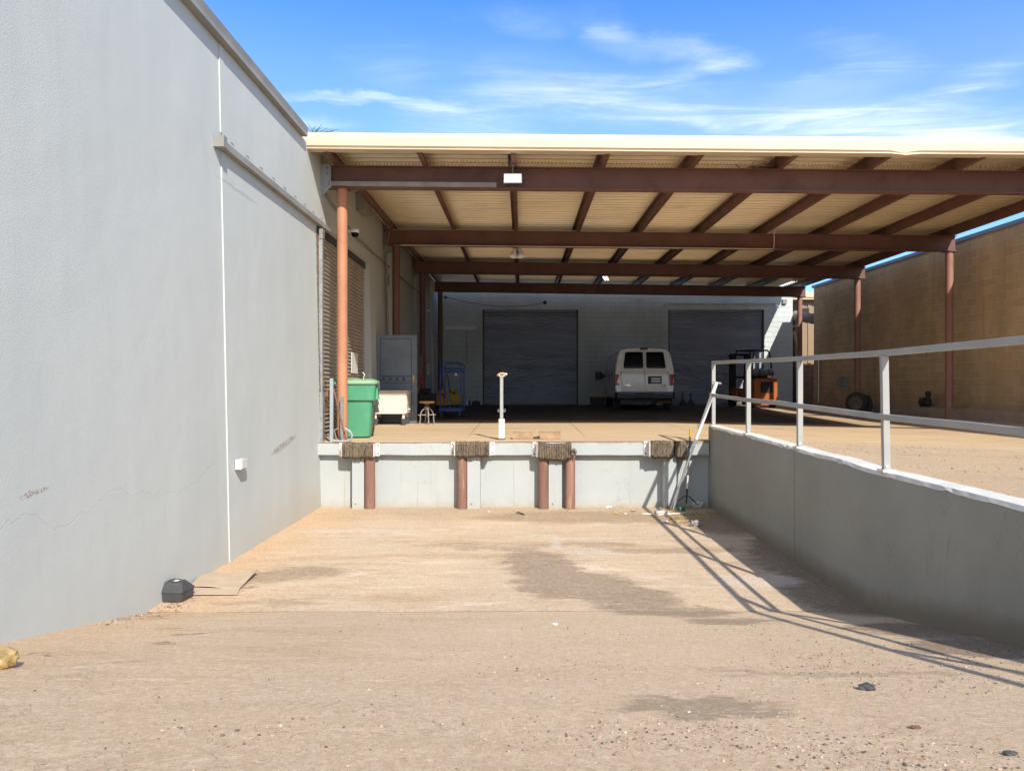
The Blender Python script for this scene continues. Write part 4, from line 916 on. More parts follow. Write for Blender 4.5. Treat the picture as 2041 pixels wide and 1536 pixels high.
# wheelie bin
def wheelie(name, X, Y, rz, body_m, lid_m, label, h=1.02, w0=.44, w1=.62, d0=.48, d1=.66, group=None):
    t = thing(name, label, 'rubbish bin', (X, Y, gz(X,Y)), group, rz)
    def rr(w_, d_, z, r_=.07, n=5, oy=0):
        pts = []
        for (sx, sy, a0) in ((1,1,0),(-1,1,90),(-1,-1,180),(1,-1,270)):
            for k in range(n):
                a = R(a0+90*k/(n-1)); pts.append(Vector((sx*(w_/2-r_)+r_*math.cos(a), oy+sy*(d_/2-r_)+r_*math.sin(a), z)))
        return pts
    b = MB(); hb = h*.93
    b.loft([rr(w0,d0,.02), rr(w0+.01,d0+.01,.05), rr(lerp(w0,w1,.66)-.03,lerp(d0,d1,.66)-.03,hb*.70)]+[rr(lerp(w0,w1,.70)+.045,lerp(d0,d1,.70)+.045,hb*.705), rr(w1+.02,d1+.02,hb*.97), rr(w1+.03,d1+.03,hb)])
    bo = link('bin_body', b, body_m, t, world=False, smooth=35, bevel=.008)
    b = MB(); b.loft([rr(w1+.07,d1+.07,hb+.004,.09), rr(w1+.09,d1+.09,hb+.03,.10), rr(w1+.07,d1+.06,hb+.065,.10), rr(w1-.1,d1-.1,hb+.10,.10), rr(w1-.3,d1-.3,hb+.105,.10)])
    link('lid', b, lid_m, t, world=False, smooth=35)
    b = MB(); b.cyl((-w1/2,d1/2+.07,hb-.02),(w1/2,d1/2+.07,hb-.02),.016,n=8); b.box((-.24,d1/2,hb-.06),(-.2,d1/2+.08,hb)); b.box((.2,d1/2,hb-.06),(.24,d1/2+.08,hb)); link('handle', b, body_m, t, world=False, smooth=40)
    b = MB(); b.box((w1/2-.01,-.12,hb*.72),(w1/2+.05,.12,hb*.735)); b.hexa([(w1/2-.02,-.1,hb*.73),(w1/2+.05,-.1,hb*.73),(w1/2+.05,.1,hb*.73),(w1/2-.02,.1,hb*.73),(w1/2-.0,-.07,hb*.95),(w1/2+.02,-.07,hb*.95),(w1/2+.02,.07,hb*.95),(w1/2,.07,hb*.95)]); link('side_grip', b, body_m, t, world=False)
    for s_ in (-1,1):
        b = MB(); b.cyl((s_*(w0/2+.02),d0/2+.04,.10),(s_*(w0/2-.04),d0/2+.04,.10),.10,n=18); link('wheel', b, M_rubber, t, world=False, smooth=40)
    return t
wheelie('wheelie_bin', (712-1040)*1.09/120, Yr(1.056)+.49, R(6), M_green, M_greenlid, 'large green wheelie bin with faded lid behind the front pillar', h=1.03, w0=.46, w1=.66, d0=.46, d1=.62)
wheelie('wheelie_bin', (728-1040)*1.2/120, Yr(1.2), R(14), M_dark, M_dark, 'grey bin half hidden behind the green bin', h=.80, w0=.34, w1=.44, d0=.4, d1=.5)
# cloth rag hanging on the cabinet
b = MB(); a = P(741,790,1.28); b.prism([(a.x,a.y,a.z),(a.x+.10,a.y,a.z-.05),(a.x+.16,a.y,a.z-.33),(a.x+.04,a.y,a.z-.36),(a.x-.02,a.y,a.z-.2)], (0,.02,0))
tag(link('rag', b, M_dark, base=a), 'dark rag hanging off the left corner of the white cabinet', 'rag')
# white cabinet
rc = 1.36; sc_ = rc/120; t0 = P(778,833,rc); 
t = thing('cabinet', 'cream metal desk cabinet standing on pots in the sun', 'cabinet', (t0.x, t0.y+.3, gz(t0.x,t0.y)))
x0, x1 = (743-1040)*sc_, (809-1040)*sc_; zt_, zb = (770-781)*sc_, (770-829.5)*sc_+.0; yf_ = t0.y
zb = (770-825)*sc_*1.0
b = MB(); b.box((x0,yf_,zb),(x1,yf_+.62,zt_)); link('body', b, M_white, t, bevel=.015)
b = MB(); b.box((x0-.01,yf_-.015,zt_+.002),(x1+.035,yf_+.64,zt_+.035)); link('worktop', b, M_white, t, bevel=.012)
for k in range(3):
    b = MB(); z = lerp(zb, zt_, (k+.08)/3); b.box((x1,yf_+.03,z+.01),(x1+.022,yf_+.58,z+.17)); d_ = link('drawer', b, M_white, t, bevel=.005)
    b = MB(); b.cyl((x1+.022,yf_+.3,z+.09),(x1+.05,yf_+.3,z+.09),.015,n=8); link('knob', b, M_chrome, d_)
for X, Y in ((x0+.05,yf_+.06),(x1-.06,yf_+.06),(x0+.05,yf_+.56),(x1-.06,yf_+.56)):
    b = MB(); z = gz(X,Y); b.box((X-.028,Y-.02,z+.05),(X+.028,Y+.02,zb+.01)); link('leg', b, M_white, t)
    b = MB(); b.lathe((X,Y,z), [(.05,0),(.068,.13),(.074,.135),(.074,.15),(.06,.15),(.05,.02)], 14)
    tag(link('pot', b, M_dark, base=(X,Y,z), smooth=40), {(0,0):'dark pot under the front left leg of the cream cabinet',(1,0):'dark pot under the front right leg of the cream cabinet',(0,1):'dark pot under the back left leg of the cream cabinet',(1,1):'dark pot under the back right leg of the cream cabinet'}[(int(X>x0+.2), int(Y>yf_+.3))], 'pot', 'pots under the cabinet legs')
def bottle(loc, h, r_, m, label, capm=None, group=None):
    t = thing('bottle', label, 'bottle', loc, group)
    b = MB(); b.lathe((0,0,0), [(r_*.9,0),(r_,.02),(r_,h*.55),(r_*.8,h*.68),(r_*.35,h*.82),(r_*.33,h*.92)], 14); link('body', b, m, t, world=False, smooth=40)
    b = MB(); b.lathe((0,0,h*.92), [(r_*.42,0),(r_*.42,h*.08)], 10); link('cap', b, capm or M_plastic, t, world=False)
bottle((x0+.09, yf_+.25, zt_+.036), .20, .035, M_bluebottle, 'clear blue bottle standing on the left end of the cream cabinet')
b = MB(); b.blob((x0+.0,yf_+.3,zt_+.1), .06,.05,.06,2,.3,3,3); b.blob((x0-.02,yf_+.28,zt_+.2), .04,.04,.05,2,.3,3,8)
tag(link('red_bundle', b, M_redpaint, base=(x0,yf_+.3,zt_+.04)), 'red and white bundle behind the green bin on the cabinet', 'bundle')
# open door slab
rd_ = 1.42; sd = rd_/120; yD = Yr(rd_)
dx0, dx1 = (750-1040)*sd, (831-1040)*sd; dzt = (770-667.5)*sd; dzb = gz(dx0, yD)+.01
t = thing('steel_door', 'slate blue panelled door standing open at right angles to the left wall', 'door', (dx0, yD, dzb))
b = MB(); b.box((dx0,yD,dzb),(dx1,yD+.045,dzt)); 
link('door_leaf', b, M_door, t, bevel=.004)
b = MB(); H = dzt-dzb; W = dx1-dx0
def frame(b, xa, xb, za, zb_, w_=.018, y=None):
    y = yD-.008 if y is None else y
    b.box((xa,y,za),(xb,y+.009,za+w_)); b.box((xa,y,zb_-w_),(xb,y+.009,zb_)); b.box((xa,y,za+w_),(xa+w_,y+.009,zb_-w_)); b.box((xb-w_,y,za+w_),(xb,y+.009,zb_-w_))
frame(b, dx0+.09, dx1-.12, dzb+H*.53, dzt-.08); frame(b, dx0+.09, dx1-.12, dzb+H*.47, dzb+H*.525, .010); frame(b, dx0+.09, dx1-.12, dzb+.1, dzb+H*.455)
M_door2 = paint('slate_moulding', (.085,.10,.125), .5, .1, 3)
link('panel_moulding', b, M_door2, t)
b = MB(); 
for k in range(4):
    cx = dx0+.17+k*.16; b.lathe((cx,yD-.004,dzb+H*.497), [(.035,0),(.030,-.006),(.012,-.006),(.008,0)], 14, 'y')
link('carved_rosettes', b, M_door2, t)
b = MB(); b.box((dx1-.10,yD-.012,dzb+H*.46),(dx1-.055,yD-.0005,dzb+H*.54)); b.lathe((dx1-.075,yD-.06,dzb+H*.505), [(.012,.05),(.014,.02),(.03,.0),(.028,-.015),(.01,-.02)], 14, 'y'); link('door_knob', b, M_brass, t, smooth=40)
b = MB(); b.box((dx1-.2,yD-.006,dzb+.1),(dx1-.1,yD-.0005,dzb+.42)); link('pale_patch', b, M_grey, t)
# stool
X, Y = (851-1040)*1.395/120, Yr(1.395); z = gz(X,Y); t = thing('stool', 'industrial stool with round wooden seat and cast iron legs', 'stool', (X,Y,z))
hS = .53
b = MB(); b.lathe((X,Y,z+hS-.045), [(.175,0),(.18,.01),(.18,.036),(.172,.045)], 28); link('seat', b, M_wood, t, smooth=40)
b = MB(); b.cyl((X,Y,z+.14),(X,Y,z+hS-.045),.016,n=10); b.cyl((X,Y,z+hS-.09),(X,Y,z+hS-.046),.05,.09,14); link('screw_column', b, M_rust, t, smooth=40)
b = MB(); b.cyl((X,Y,z+.33),(X,Y,z+hS-.12),.05,.06,14); link('hub', b, M_iron, t, smooth=40)
for k in range(4):
    a = R(20+90*k); d = Vector((math.cos(a),math.sin(a),0)); o = Vector((X,Y,z)); b = MB()
    b.tube([o+d*.03+Vector((0,0,.38)), o+d*.06+Vector((0,0,.36)), o+d*.12+Vector((0,0,.30)), o+d*.155+Vector((0,0,.22)), o+d*.155+Vector((0,0,.12)), o+d*.165+Vector((0,0,.04)), o+d*.195+Vector((0,0,.006))], [.02,.019,.018,.017,.016,.015,.017], 8); link('leg', b, M_iron, t, smooth=50)
b = MB(); b.cyl((X-.20,Y-.03,z+.21),(X+.20,Y+.03,z+.215),.009,n=8); b.cyl((X+.03,Y-.16,z+.2),(X-.03,Y+.16,z+.2),.009,n=8); link('brace_rod', b, M_iron, t)
# blue platform cart
rcx = 1.62; X0, X1 = (876-1040)*rcx/120, (918-1040)*rcx/120; Y0 = Yr(rcx); Y1 = Y0+1.3
z = gz(X0,Y0); zt_ = z+.24; X0 -= .02
t = thing('platform_cart', 'blue steel stock cart with tall hoop handles', 'cart', ((X0+X1)/2+.1, (Y0+Y1)/2, z))
b = MB(); b.box((X0,Y0,zt_-.07),(X1+.03,Y1,zt_)); b.box((X0+.05,Y0+.02,zt_+.001),(X1-.02,Y1-.02,zt_+.006)); link('deck', b, M_blue, t, bevel=.006)
hz = (770-722)*rcx/120
for yy_, sh_ in ((Y0+.04,0),(Y1-.06,.14)):
    b = MB(); w_ = .62 if yy_ < Y0+.5 else .55; xa, xb = X0+.04+sh_*.0, X1-.02
    xb = xa+.43 if False else X1-.0
    b.tube([(xa,yy_,zt_-.02),(xa,yy_,hz-.06),(xa+.02,yy_,hz-.02),(xa+.07,yy_,hz),(xb-.07,yy_,hz),(xb-.02,yy_,hz-.02),(xb,yy_,hz-.06),(xb,yy_,zt_-.02)], .015, 8); link('hoop_handle', b, M_blue, t, smooth=50)
    b = MB(); b.cyl((xa,yy_,hz-.16),(xb,yy_,hz-.16),.010,n=8); b.cyl((xa,yy_,hz-.24),(xb,yy_,hz-.24),.013,n=8); link('cross_bar', b, M_blue, t)
for (xx, yy_) in ((X0+.06,Y0+.08),(X1-.04,Y0+.08),(X0+.06,Y1-.1),(X1-.04,Y1-.1)):
    b = MB(); b.cyl((xx-.02,yy_,z+.065),(xx+.02,yy_,z+.065),.063,n=16); b.box((xx-.03,yy_-.02,z+.07),(xx+.03,yy_+.03,zt_-.07)); link('castor', b, M_dark, t, smooth=40)
b = MB(); b.cyl((X1-.12,Y0+.0,hz-.33),(X1-.12,Y0-.01,hz-.33),.035,n=12); link('sticker', b, M_label, t)
# orange truck cover (pallet jack) and yellow mop machine
rq = 1.98; 
def q_(u, v, r=rq): return P(u, v, r)
t = thing('pallet_jack', 'orange pallet jack parked behind the blue cart', 'pallet jack', (q_(884,800).x, q_(884,800).y, gz(q_(884,800).x, Yr(rq))))
b = MB(); zf_ = gz(-2.5,Yr(rq)); pA = [(867,808),(893,808),(888,781),(884,777),(876,777),(872,781)]
b.prism([q_(u,v) for u, v in pA], (0,.25,0)); link('body', b, M_yelor, t, bevel=.02)
b = MB(); b.box((q_(875,0).x,Yr(rq)-.012,q_(0,787).z),(q_(885,0).x,Yr(rq)-.001,q_(0,784.5).z)); b.prism([q_(883,786)+Vector((0,-.004,0)),q_(885,786)+Vector((0,-.004,0)),q_(887,797)+Vector((0,-.004,0)),q_(886,797)+Vector((0,-.004,0))], (0,-.006,0)); link('slot', b, M_black, t)
b = MB(); b.cyl(q_(887,798)+Vector((0,.1,0)), q_(863,659)+Vector((0,.9,0)), .014, n=8); link('handle', b, M_steelgrey, t)
for s_ in (870, 890):
    b = MB(); w_ = q_(s_, 812); b.cyl((w_.x-.04,w_.y+.15,zf_+.09),(w_.x+.04,w_.y+.15,zf_+.09),.09,n=16); link('wheel', b, M_rubber, t, smooth=40)
b = MB(); b.box((q_(868,0).x,Yr(rq)+.25,zf_+.05),(q_(876,0).x,Yr(rq)+1.35,zf_+.11)); b.box((q_(884,0).x,Yr(rq)+.25,zf_+.05),(q_(892,0).x,Yr(rq)+1.35,zf_+.11)); link('fork', b, M_orange, t)
rm = 2.1; mzt = gz(-2.2,Yr(rm))
t = thing('mop_machine', 'yellow wheeled cleaning machine against the rear wall', 'cleaning machine', (P(910,800,rm).x, Yr(rm), mzt))
b = MB(); pB = [(900,804),(923,803),(923,790),(919,788),(912,787),(909,777),(897,777),(896,790)]
b.prism([P(u,v,rm) for u, v in pB], (0,.5,0)); link('body', b, M_yel, t, bevel=.03)
b = MB(); p_ = P(905,783,rm); b.cyl((p_.x,p_.y-.02,p_.z),(p_.x,p_.y+.01,p_.z),.045,n=14); p_ = P(899,781,rm); b.cyl((p_.x,p_.y-.02,p_.z),(p_.x,p_.y+.01,p_.z),.04,n=14); link('gauge', b, M_black, t)
b = MB(); b.tube([P(896,780,rm),P(894,758,rm),P(891,745,rm+.05)], .018, 6); link('handle', b, M_black, t)
for u in (901, 919):
    b = MB(); p_ = P(u,804,rm); b.cyl((p_.x-.03,p_.y+.1,mzt+.07),(p_.x+.03,p_.y+.1,mzt+.07),.07,n=14); link('wheel', b, M_rubber, t, smooth=40)
rbt = 2.40
for (u, h, r_, m, lab) in ((925.5,.33,.07,M_bluebottle,'pale blue bottle, largest of the three by the rear wall'),(931.8,.27,.045,M_plastic,'slim white bottle in the middle of the three by the rear wall'),(935,.27,.045,M_dark,'slim grey bottle, rightmost of the three by the rear wall')):
    X = (u-1040)*rbt/120; bottle((X, Yr(rbt), gz(X,Yr(rbt))), h, r_, m, lab, group='bottles by the rear wall')
b = MB(); X = (949-1040)*rbt/120; z = gz(X,Yr(rbt)); b.box((X-.16,Yr(rbt),z),(X+.16,Yr(rbt)+.25,z+.17)); b.cyl((X-.05,Yr(rbt)+.1,z+.17),(X+.05,Yr(rbt)+.1,z+.19),.03,n=8)
tag(link('toolbox', b, M_black, base=(X,Yr(rbt),z), bevel=.03), 'low black toolbox beside the left roller door', 'toolbox')
# poles, broom and clutter in the back left corner
for (u0,v0,u1,v1,r_,m,lab) in ((862.5,660,872,780,2.2,M_wood,'bare wooden pole leaning in the back left corner'),(848,740,852,770,2.2,M_coping,'short pale hose hanging behind the third pillar')):
    b = MB(); b.cyl(P(u0,v0,r_), P(u1,v1,r_), .014, n=8); tag(link('pole' if 'pole' in lab else 'hose', b, m, base=P(u1,v1,r_)), lab, 'pole' if 'pole' in lab else 'hose')
t = thing('motor_unit', 'dark machine with red hoses standing between the open door and third pillar', 'machine', (P(842,810,1.8).x, Yr(1.8), gz(-3,Yr(1.8))))
zf_ = gz(-3,Yr(1.8)); b = MB(); a0, a1 = P(833,0,1.8).x, P(866,0,1.8).x
b.box((a0,Yr(1.8),zf_+.06),(a1,Yr(1.8)+.5,zf_+.62)); b.box((a0+.08,Yr(1.8)+.1,zf_+.62),(a1-.14,Yr(1.8)+.4,zf_+.78)); link('body', b, M_black, t, bevel=.03)
for s_ in (.06, .38):
    b = MB(); b.cyl((a0+s_-.02,Yr(1.8)+.1,zf_+.06),(a0+s_+.03,Yr(1.8)+.1,zf_+.06),.06,n=12); link('wheel', b, M_rubber, t)
b = MB()
for k in range(5):
    pts = [P(834+k*2, 745+3*k, 1.78)+Vector((0,0,.06*math.sin(j*1.4+k)))+Vector((.03*j*math.cos(k),0,-.06*j)) for j in range(6)]; b.tube(pts, .010, 6)
link('red_hose', b, M_redpaint, t)
b = MB()
for j in range(16):
    p_ = P(838.5, 712+3.2*j, 1.86); b.lathe((0,0,0), [(.018,0),(.026,.006),(.018,.012)], 8) if False else b.tube([p_+Vector((.02*math.cos(a),.005,.028*math.sin(a))) for a in [k*math.pi/4 for k in range(8)]], .006, 4, closed=True)
tag(link('hanging_chain', b, M_galv, base=P(838,712,1.86)), 'steel chain hanging beside the third pillar above the machine', 'chain')
# ---- front left clutter
b = MB(); b.box(P(657,880,1.012)+Vector((0,0,-.01)), P(663.5,754,1.012)+Vector((0,.05,0)))
tag(link('steel_bar', b, M_grey, base=P(660,881,1.012), bevel=.004), 'tall grey steel bar standing left of the front pillar', 'steel bar')
b = MB(); b.box(P(678,877,1.04), P(684,791,1.04)+Vector((0,.03,0))); tag(link('steel_plate', b, M_galv, base=P(681,877,1.04)), 'narrow pale steel plate leaning against the foot of the front pillar', 'steel plate')
b = MB(); b.cyl(P(665,775,1.03), P(690,880,1.015), .016, n=10); tag(link('iron_rod', b, M_rust, base=P(690,881,1.015)), 'dark iron rod leaning across the foot of the front pillar', 'rod')
b = MB(); zf_ = gz(-3,Yr(1.01))+.025
b.tube([P(664,878,1.01),P(680,879,1.01),P(695,878.5,1.01),P(701,873,1.01),P(702,866,1.01),P(697,859,1.01),P(687,853,1.01)], .018, 8)
tag(link('bent_pipe', b, M_grey, base=P(680,880,1.01), smooth=50), 'grey bent pipe hook lying at the foot of the front pillar', 'pipe')
b = MB(); b.tube([P(662,862,1.02),P(668,856,1.02),P(675,853,1.02)], .012, 6); b.tube([P(666,858,1.02),P(670,874,1.02),P(676,878,1.02)], .014, 6)
tag(link('wire_hook', b, M_iron, base=P(668,878,1.02)), 'small twisted iron hook beside the tall grey steel bar', 'hook')
b = MB()
for k in range(26):
    a = P(650+random.uniform(-3,7), 800+random.uniform(-40,12), 1.03)+Vector((0,random.uniform(-.05,.1),0)); b.tube([a, a+Vector((random.uniform(-.06,.06),random.uniform(-.05,.05),random.uniform(-.18,.2)))], random.uniform(.003,.009), 5)
b.blob(P(651,790,1.03), .06,.05,.09,2,.4,3,1); b.blob(P(645,812,1.03), .05,.05,.10,2,.4,3,5)
tag(link('scrap_bundle', b, M_rust, base=P(652,815,1.03)), 'tangle of rusty scrap tied behind the tall grey bar', 'scrap')
b = MB(); b.box(P(664.5,766,1.06), P(671,760.5,1.06)+Vector((0,.02,0))); tag(link('green_tag', b, M_green, base=P(668,766,1.06)), 'small green tag left of the front pillar', 'tag')
for (u, v, lab) in ((723,742,'white bent coat hanger on the roller door above the green bin'),(735,747,'thin wire hanger right of the other hanger above the bin')):
    b = MB(); r_ = rw(u, .3); b.tube([P(u,v,r_),P(u+4,v+5,r_),P(u+2,v+9,r_),P(u+1,v+14,r_)], .008, 5); tag(link('wire_hanger', b, M_plastic, base=P(u,v,r_)), lab, 'hanger')
# ---- white steel post on the dock edge
X, Y = (1000-1040)*1.04/120, Yr(1.04); z = gz(X,Y); t = thing('safety_post', 'white square steel post with an orange gloved top on the dock edge', 'post', (X,Y,z))
k = 1.04/120; b = MB(); b.box((X-.052,Y-.052,z-.0),(X+.052,Y+.052,z+.36)); link('sleeve', b, M_wpost, t, bevel=.004)
b = MB(); b.box((X-.03,Y-.03,z+.36),(X+.026,Y+.03,z+1.115)); link('pole', b, M_rail, t, bevel=.004)
for s_ in (-1,1):
    b = MB(); c_ = Vector((X+s_*.048,Y,z+.505)); b.tube([c_+Vector((.018*math.cos(a),0,.022*math.sin(a))) for a in [j*math.pi/5 for j in range(10)]], .005, 5, closed=True); link('pin_ring', b, M_galv, t)
b = MB(); b.tube([(X-.085,Y,z+1.105),(X-.05,Y,z+1.13),(X,Y,z+1.145),(X+.04,Y,z+1.14),(X+.06,Y,z+1.125)], [.008,.018,.020,.020,.016], 8); link('cap_bar', b, paint('orange_rubber', (.62,.30,.12), .7, .1, 10), t, smooth=True)
b = MB(); b.blob((X+.07,Y,z+1.13), .026,.025,.026,2,.15,2,1); b.box((X-.05,Y-.02,z+1.09),(X-.03,Y+.02,z+1.12)); b.box((X+.028,Y-.02,z+1.09),(X+.05,Y+.02,z+1.12)); link('cap_knob', b, M_wpost, t, smooth=30)
b = MB(); b.box((X-.06,Y-.06,z-.001),(X+.06,Y+.06,z+.03)); link('rusted_foot', b, M_rust, t)
# ---- cardboard tubes
for (u0,u1,lab) in ((1022,1062,'left brown half round tube lying on the dock edge'),(1075,1117,'right brown half round tube lying on the dock edge')):
    r_ = 1.055; a, e = P(u0,877,r_), P(u1,877,r_); z = gz(a.x,a.y); b = MB(); n_ = 12
    def arc(X, rad): return [Vector((X, a.y+rad*1.15*math.cos(q), z+.004+rad*math.sin(q))) for q in [math.pi*i/n_ for i in range(n_+1)]]
    rings = []
    for X in (a.x, e.x): rings.append(arc(X,.125)+list(reversed(arc(X,.108))))
    b.loft(rings); tag(link('half_tube', b, M_tile, base=(a.x,a.y,z), smooth=40), lab, 'tube', 'half tubes on the dock edge')
b = MB(); p_ = P(1066,874,1.05); z = gz(p_.x,p_.y)
b.hexa([(p_.x-.07,p_.y-.05,z+.003),(p_.x+.06,p_.y-.06,z+.003),(p_.x+.09,p_.y+.05,z+.003),(p_.x-.04,p_.y+.06,z+.003),(p_.x-.07,p_.y-.05,z+.02),(p_.x+.06,p_.y-.06,z+.02),(p_.x+.09,p_.y+.05,z+.05),(p_.x-.04,p_.y+.06,z+.03)])
tag(link('black_strip', b, M_dark, base=(p_.x,p_.y,z)), 'short black ridged strip lying between the two half tubes', 'strip')
# ---- leaning telescopic pole and the yellow-tipped tool
t = thing('telescopic_pole', 'long grey telescopic pole with a T grip leaning on the handrail end', 'pole', P(1341,1005,.985))
top = P(1428,763,.985); bot = P(1338,1008,.985); bot.z = -2.0; mid = bot.lerp(top, .55)
b = MB(); b.cyl(bot, mid, .020, n=12); link('lower_tube', b, M_galv, t, smooth=40)
b = MB(); b.cyl(mid, top, .030, n=12); link('upper_tube', b, M_wpost, t, smooth=40)
b = MB(); b.cyl(top+Vector((-.055,0,.02)), top+Vector((.075,0,-.012)), .017, n=10); link('grip', b, M_coping, t, smooth=40)
b = MB(); q = bot.lerp(top,.66); b.tube([q+Vector((-.04,0,0))+Vector((.02*math.cos(a),0,.028*math.sin(a))) for a in [j*math.pi/5 for j in range(10)]], .006, 5, closed=True); link('pin_ring', b, M_galv, t)
b = MB(); b.cyl(bot+Vector((.04,.04,0)), P(1372,912,.99), .013, n=8)
tag(link('thin_rod', b, M_rail, base=bot+Vector((.04,.04,0))), 'thin pale rod leaning on the dock beside the telescopic pole', 'rod')
t = thing('garden_rake', 'black and white handled rake with a yellow tip standing against the dock', 'rake', P(1369,1003,.985))
a, e = P(1376,855,.985), P(1368,1003,.985); 
b = MB(); b.cyl(a.lerp(e,.10), a.lerp(e,.62), .014, n=10); link('handle', b, M_dark, t, smooth=40)
b = MB(); b.cyl(a.lerp(e,.62), a.lerp(e,.80), .0155, n=10); link('white_sleeve', b, M_wpost, t, smooth=40)
b = MB(); b.cyl(a.lerp(e,.80), e, .014, n=10); link('shaft', b, M_black, t, smooth=40)
b = MB(); b.cyl(a, a.lerp(e,.10), .019, n=10); link('tip', b, M_yel, t, smooth=40)
b = MB(); c_ = a.lerp(e,.93); b.tube([c_+Vector((-.14,0,-.05)),c_+Vector((-.05,0,.03)),c_+Vector((.03,0,.035)),c_+Vector((.10,-.02,-.03)),c_+Vector((.17,-.04,-.10))], .010, 6); link('rake_head', b, M_black, t, smooth=40)

# ================================================================== VAN
def van():
    X, Y = (1284.7-1040)*2.03/120, Yr(2.03); z = gz(X, Y)
    t = thing('van', 'white passenger van parked facing the rear wall, seen from behind', 'van', (X,Y,z), rz=R(-1.6))
    def hw(zz): return interp(zz, [.42,.6,.8,1.0,1.25,1.45,1.65,1.85,1.98,2.05,2.09,2.11], [.955,.985,1.0,1.01,1.005,.985,.95,.90,.85,.78,.55,.0])
    zs = [.42,.6,.8,1.0,1.25,1.45,1.65,1.85,1.98,2.05,2.085,2.10]
    def ry(x, zz): return .045*(x/1.0)**2*1.0-.045+max(0,(zz-1.22))*.14+max(0,(zz-1.95))*.9 - (.012 if .58 < zz < 1.215 else 0)+ max(0,.62-zz)*.0
    def ring(y, k, H, wsc=1.0, rear=False):
        L = []
        for zz in zs:
            z2 = zz if zz < 1.1 else 1.1+(zz-1.1)*(H-1.1)/1.0
            L.append((hw(zz)*wsc, z2, zz))
        pts = [Vector((-a, y+(ry(a,b_) if rear else 0)*k, b_)) for a, b_, _ in L]+[Vector((0, y+(ry(0,H) if rear else 0)*k, H+.012))]+[Vector((a, y+(ry(a,b_) if rear else 0)*k, b_)) for a, b_, _ in reversed(L)]
        return pts
    b = MB(); rings = [ring(.0,1,2.10,.955,True), ring(.03,1,2.105,.985,True), ring(.10,.9,2.11,1.0,True), ring(.5,.2,2.12,1.0,True), ring(2,0,2.12), ring(3.7,0,2.10), ring(4.05,0,1.95,.99), ring(4.65,0,1.32,.97), ring(5.1,0,1.18,.95), ring(5.4,0,1.02,.90), ring(5.5,0,.98,.85)]
    b.loft(rings); link('body', b, M_van, t, world=False, smooth=38)
    def surf(x, zz, off): return Vector((x, ry(abs(x), zz)-off, zz))
    def rrect(x0,x1,z0,z1,r_,n=6, slant=0.):
        pts = []
        for (cx,cz,a0) in ((x1-r_,z1-r_,0),(x0+r_,z1-r_,90),(x0+r_,z0+r_,180),(x1-r_,z0+r_,270)):
            for k in range(n):
                a = R(a0+90*k/(n-1)); px_, pz = cx+r_*math.cos(a), cz+r_*math.sin(a)
                pts.append((px_-slant*(pz-z0)*(1 if px_ > 0 else -1)*(1 if abs(px_) > .4 else 0), pz))
        return pts
    def panel(b, x0,x1,z0,z1,r_,off,slant=0., th=.02):
        P0 = rrect(x0,x1,z0,z1,r_,6,slant); n = len(P0); rows = 4
        cx, cz = (x0+x1)/2, (z0+z1)/2; vs = []
        for k in range(rows+1):
            f = 1-k/rows
            vs += [surf(cx+(px_-cx)*f, cz+(pz-cz)*f, off+(.004 if k else 0)) for px_, pz in P0]
        vs += [surf(px_, pz, off-th) for px_, pz in P0]
        fs = [(k*n+i,k*n+(i+1)%n,(k+1)*n+(i+1)%n,(k+1)*n+i) for k in range(rows) for i in range(n)]
        fs += [((rows+1)*n+i,(rows+1)*n+(i+1)%n,(i+1)%n,i) for i in range(n)]
        b.add(vs, fs)
    for s_ in (-1,1):
        b = MB(); xa, xb = (s_*.012, s_*.775); x0_, x1_ = min(xa,xb), max(xa,xb)
        nx_, nz_ = 8, 22; z0_, z1_ = .66, 2.0
        def fn(u_, v_):
            zz = lerp(z0_, z1_, v_); xo = .775-max(0, zz-1.25)*.14; xx = s_*lerp(.012, xo, u_)
            crease = .012*math.exp(-((zz-1.28)/.05)**2)+.018*max(0,1-abs(zz-.93)/.3)
            return surf(xx, zz, .014+crease)
        b.grid(fn, nx_, nz_)
        # skirt
        edge = [fn(i/nx_,0) for i in range(nx_+1)]+[fn(1,j/nz_) for j in range(1,nz_+1)]+[fn(1-i/nx_,1) for i in range(1,nx_+1)]+[fn(0,1-j/nz_) for j in range(1,nz_)]
        n = len(edge); b.add(edge+[p+Vector((0,.03,0)) for p in edge], [(i,(i+1)%n,n+(i+1)%n,n+i) for i in range(n)])
        d_ = link('rear_door', b, M_van, t, world=False, smooth=35)
        b = MB(); panel(b, *(sorted((s_*.05, s_*.72))), 1.42, 1.975, .06, .026, .14*1.0); link('rear_window', b, M_glass, d_, world=False, smooth=30)
        b = MB(); panel(b, *(sorted((s_*.80, s_*.795))), .9, 1.0, .001, .02) if False else None
        # hinges and tail lamps
        b = MB(); x0_, x1_ = sorted((s_*.862, s_*.990)); 
        b.hexa([(x0_,-.03,.86),(x1_,-.0,.86),(x1_,.14,.86),(x0_,.14,.86),(x0_,-.03,1.20),(x1_,-.0,1.20),(x1_,.14,1.20),(x0_,.14,1.20)])
        L_ = link('tail_lamp', b, M_red, t, world=False, bevel=.01)
        b = MB(); b.box((x0_-.003 if s_ > 0 else x0_+.02,-.034,.855),(x1_-.02 if s_ > 0 else x1_+.003,.1,.91)); link('reverse_lens', b, M_coping, L_, world=False)
        b = MB(); b.box((x0_-.012,-.012,.845),(x0_+.05,.12,1.215)); b.hexa([(x0_+.05,-.012,.845),(x1_+.004,.012,.845),(x1_+.004,.13,.845),(x0_+.05,.13,.845),(x0_+.05,-.012,1.215),(x1_+.004,.012,1.215),(x1_+.004,.13,1.215),(x0_+.05,.13,1.215)]); link('lamp_surround', b, M_black, L_, world=False)
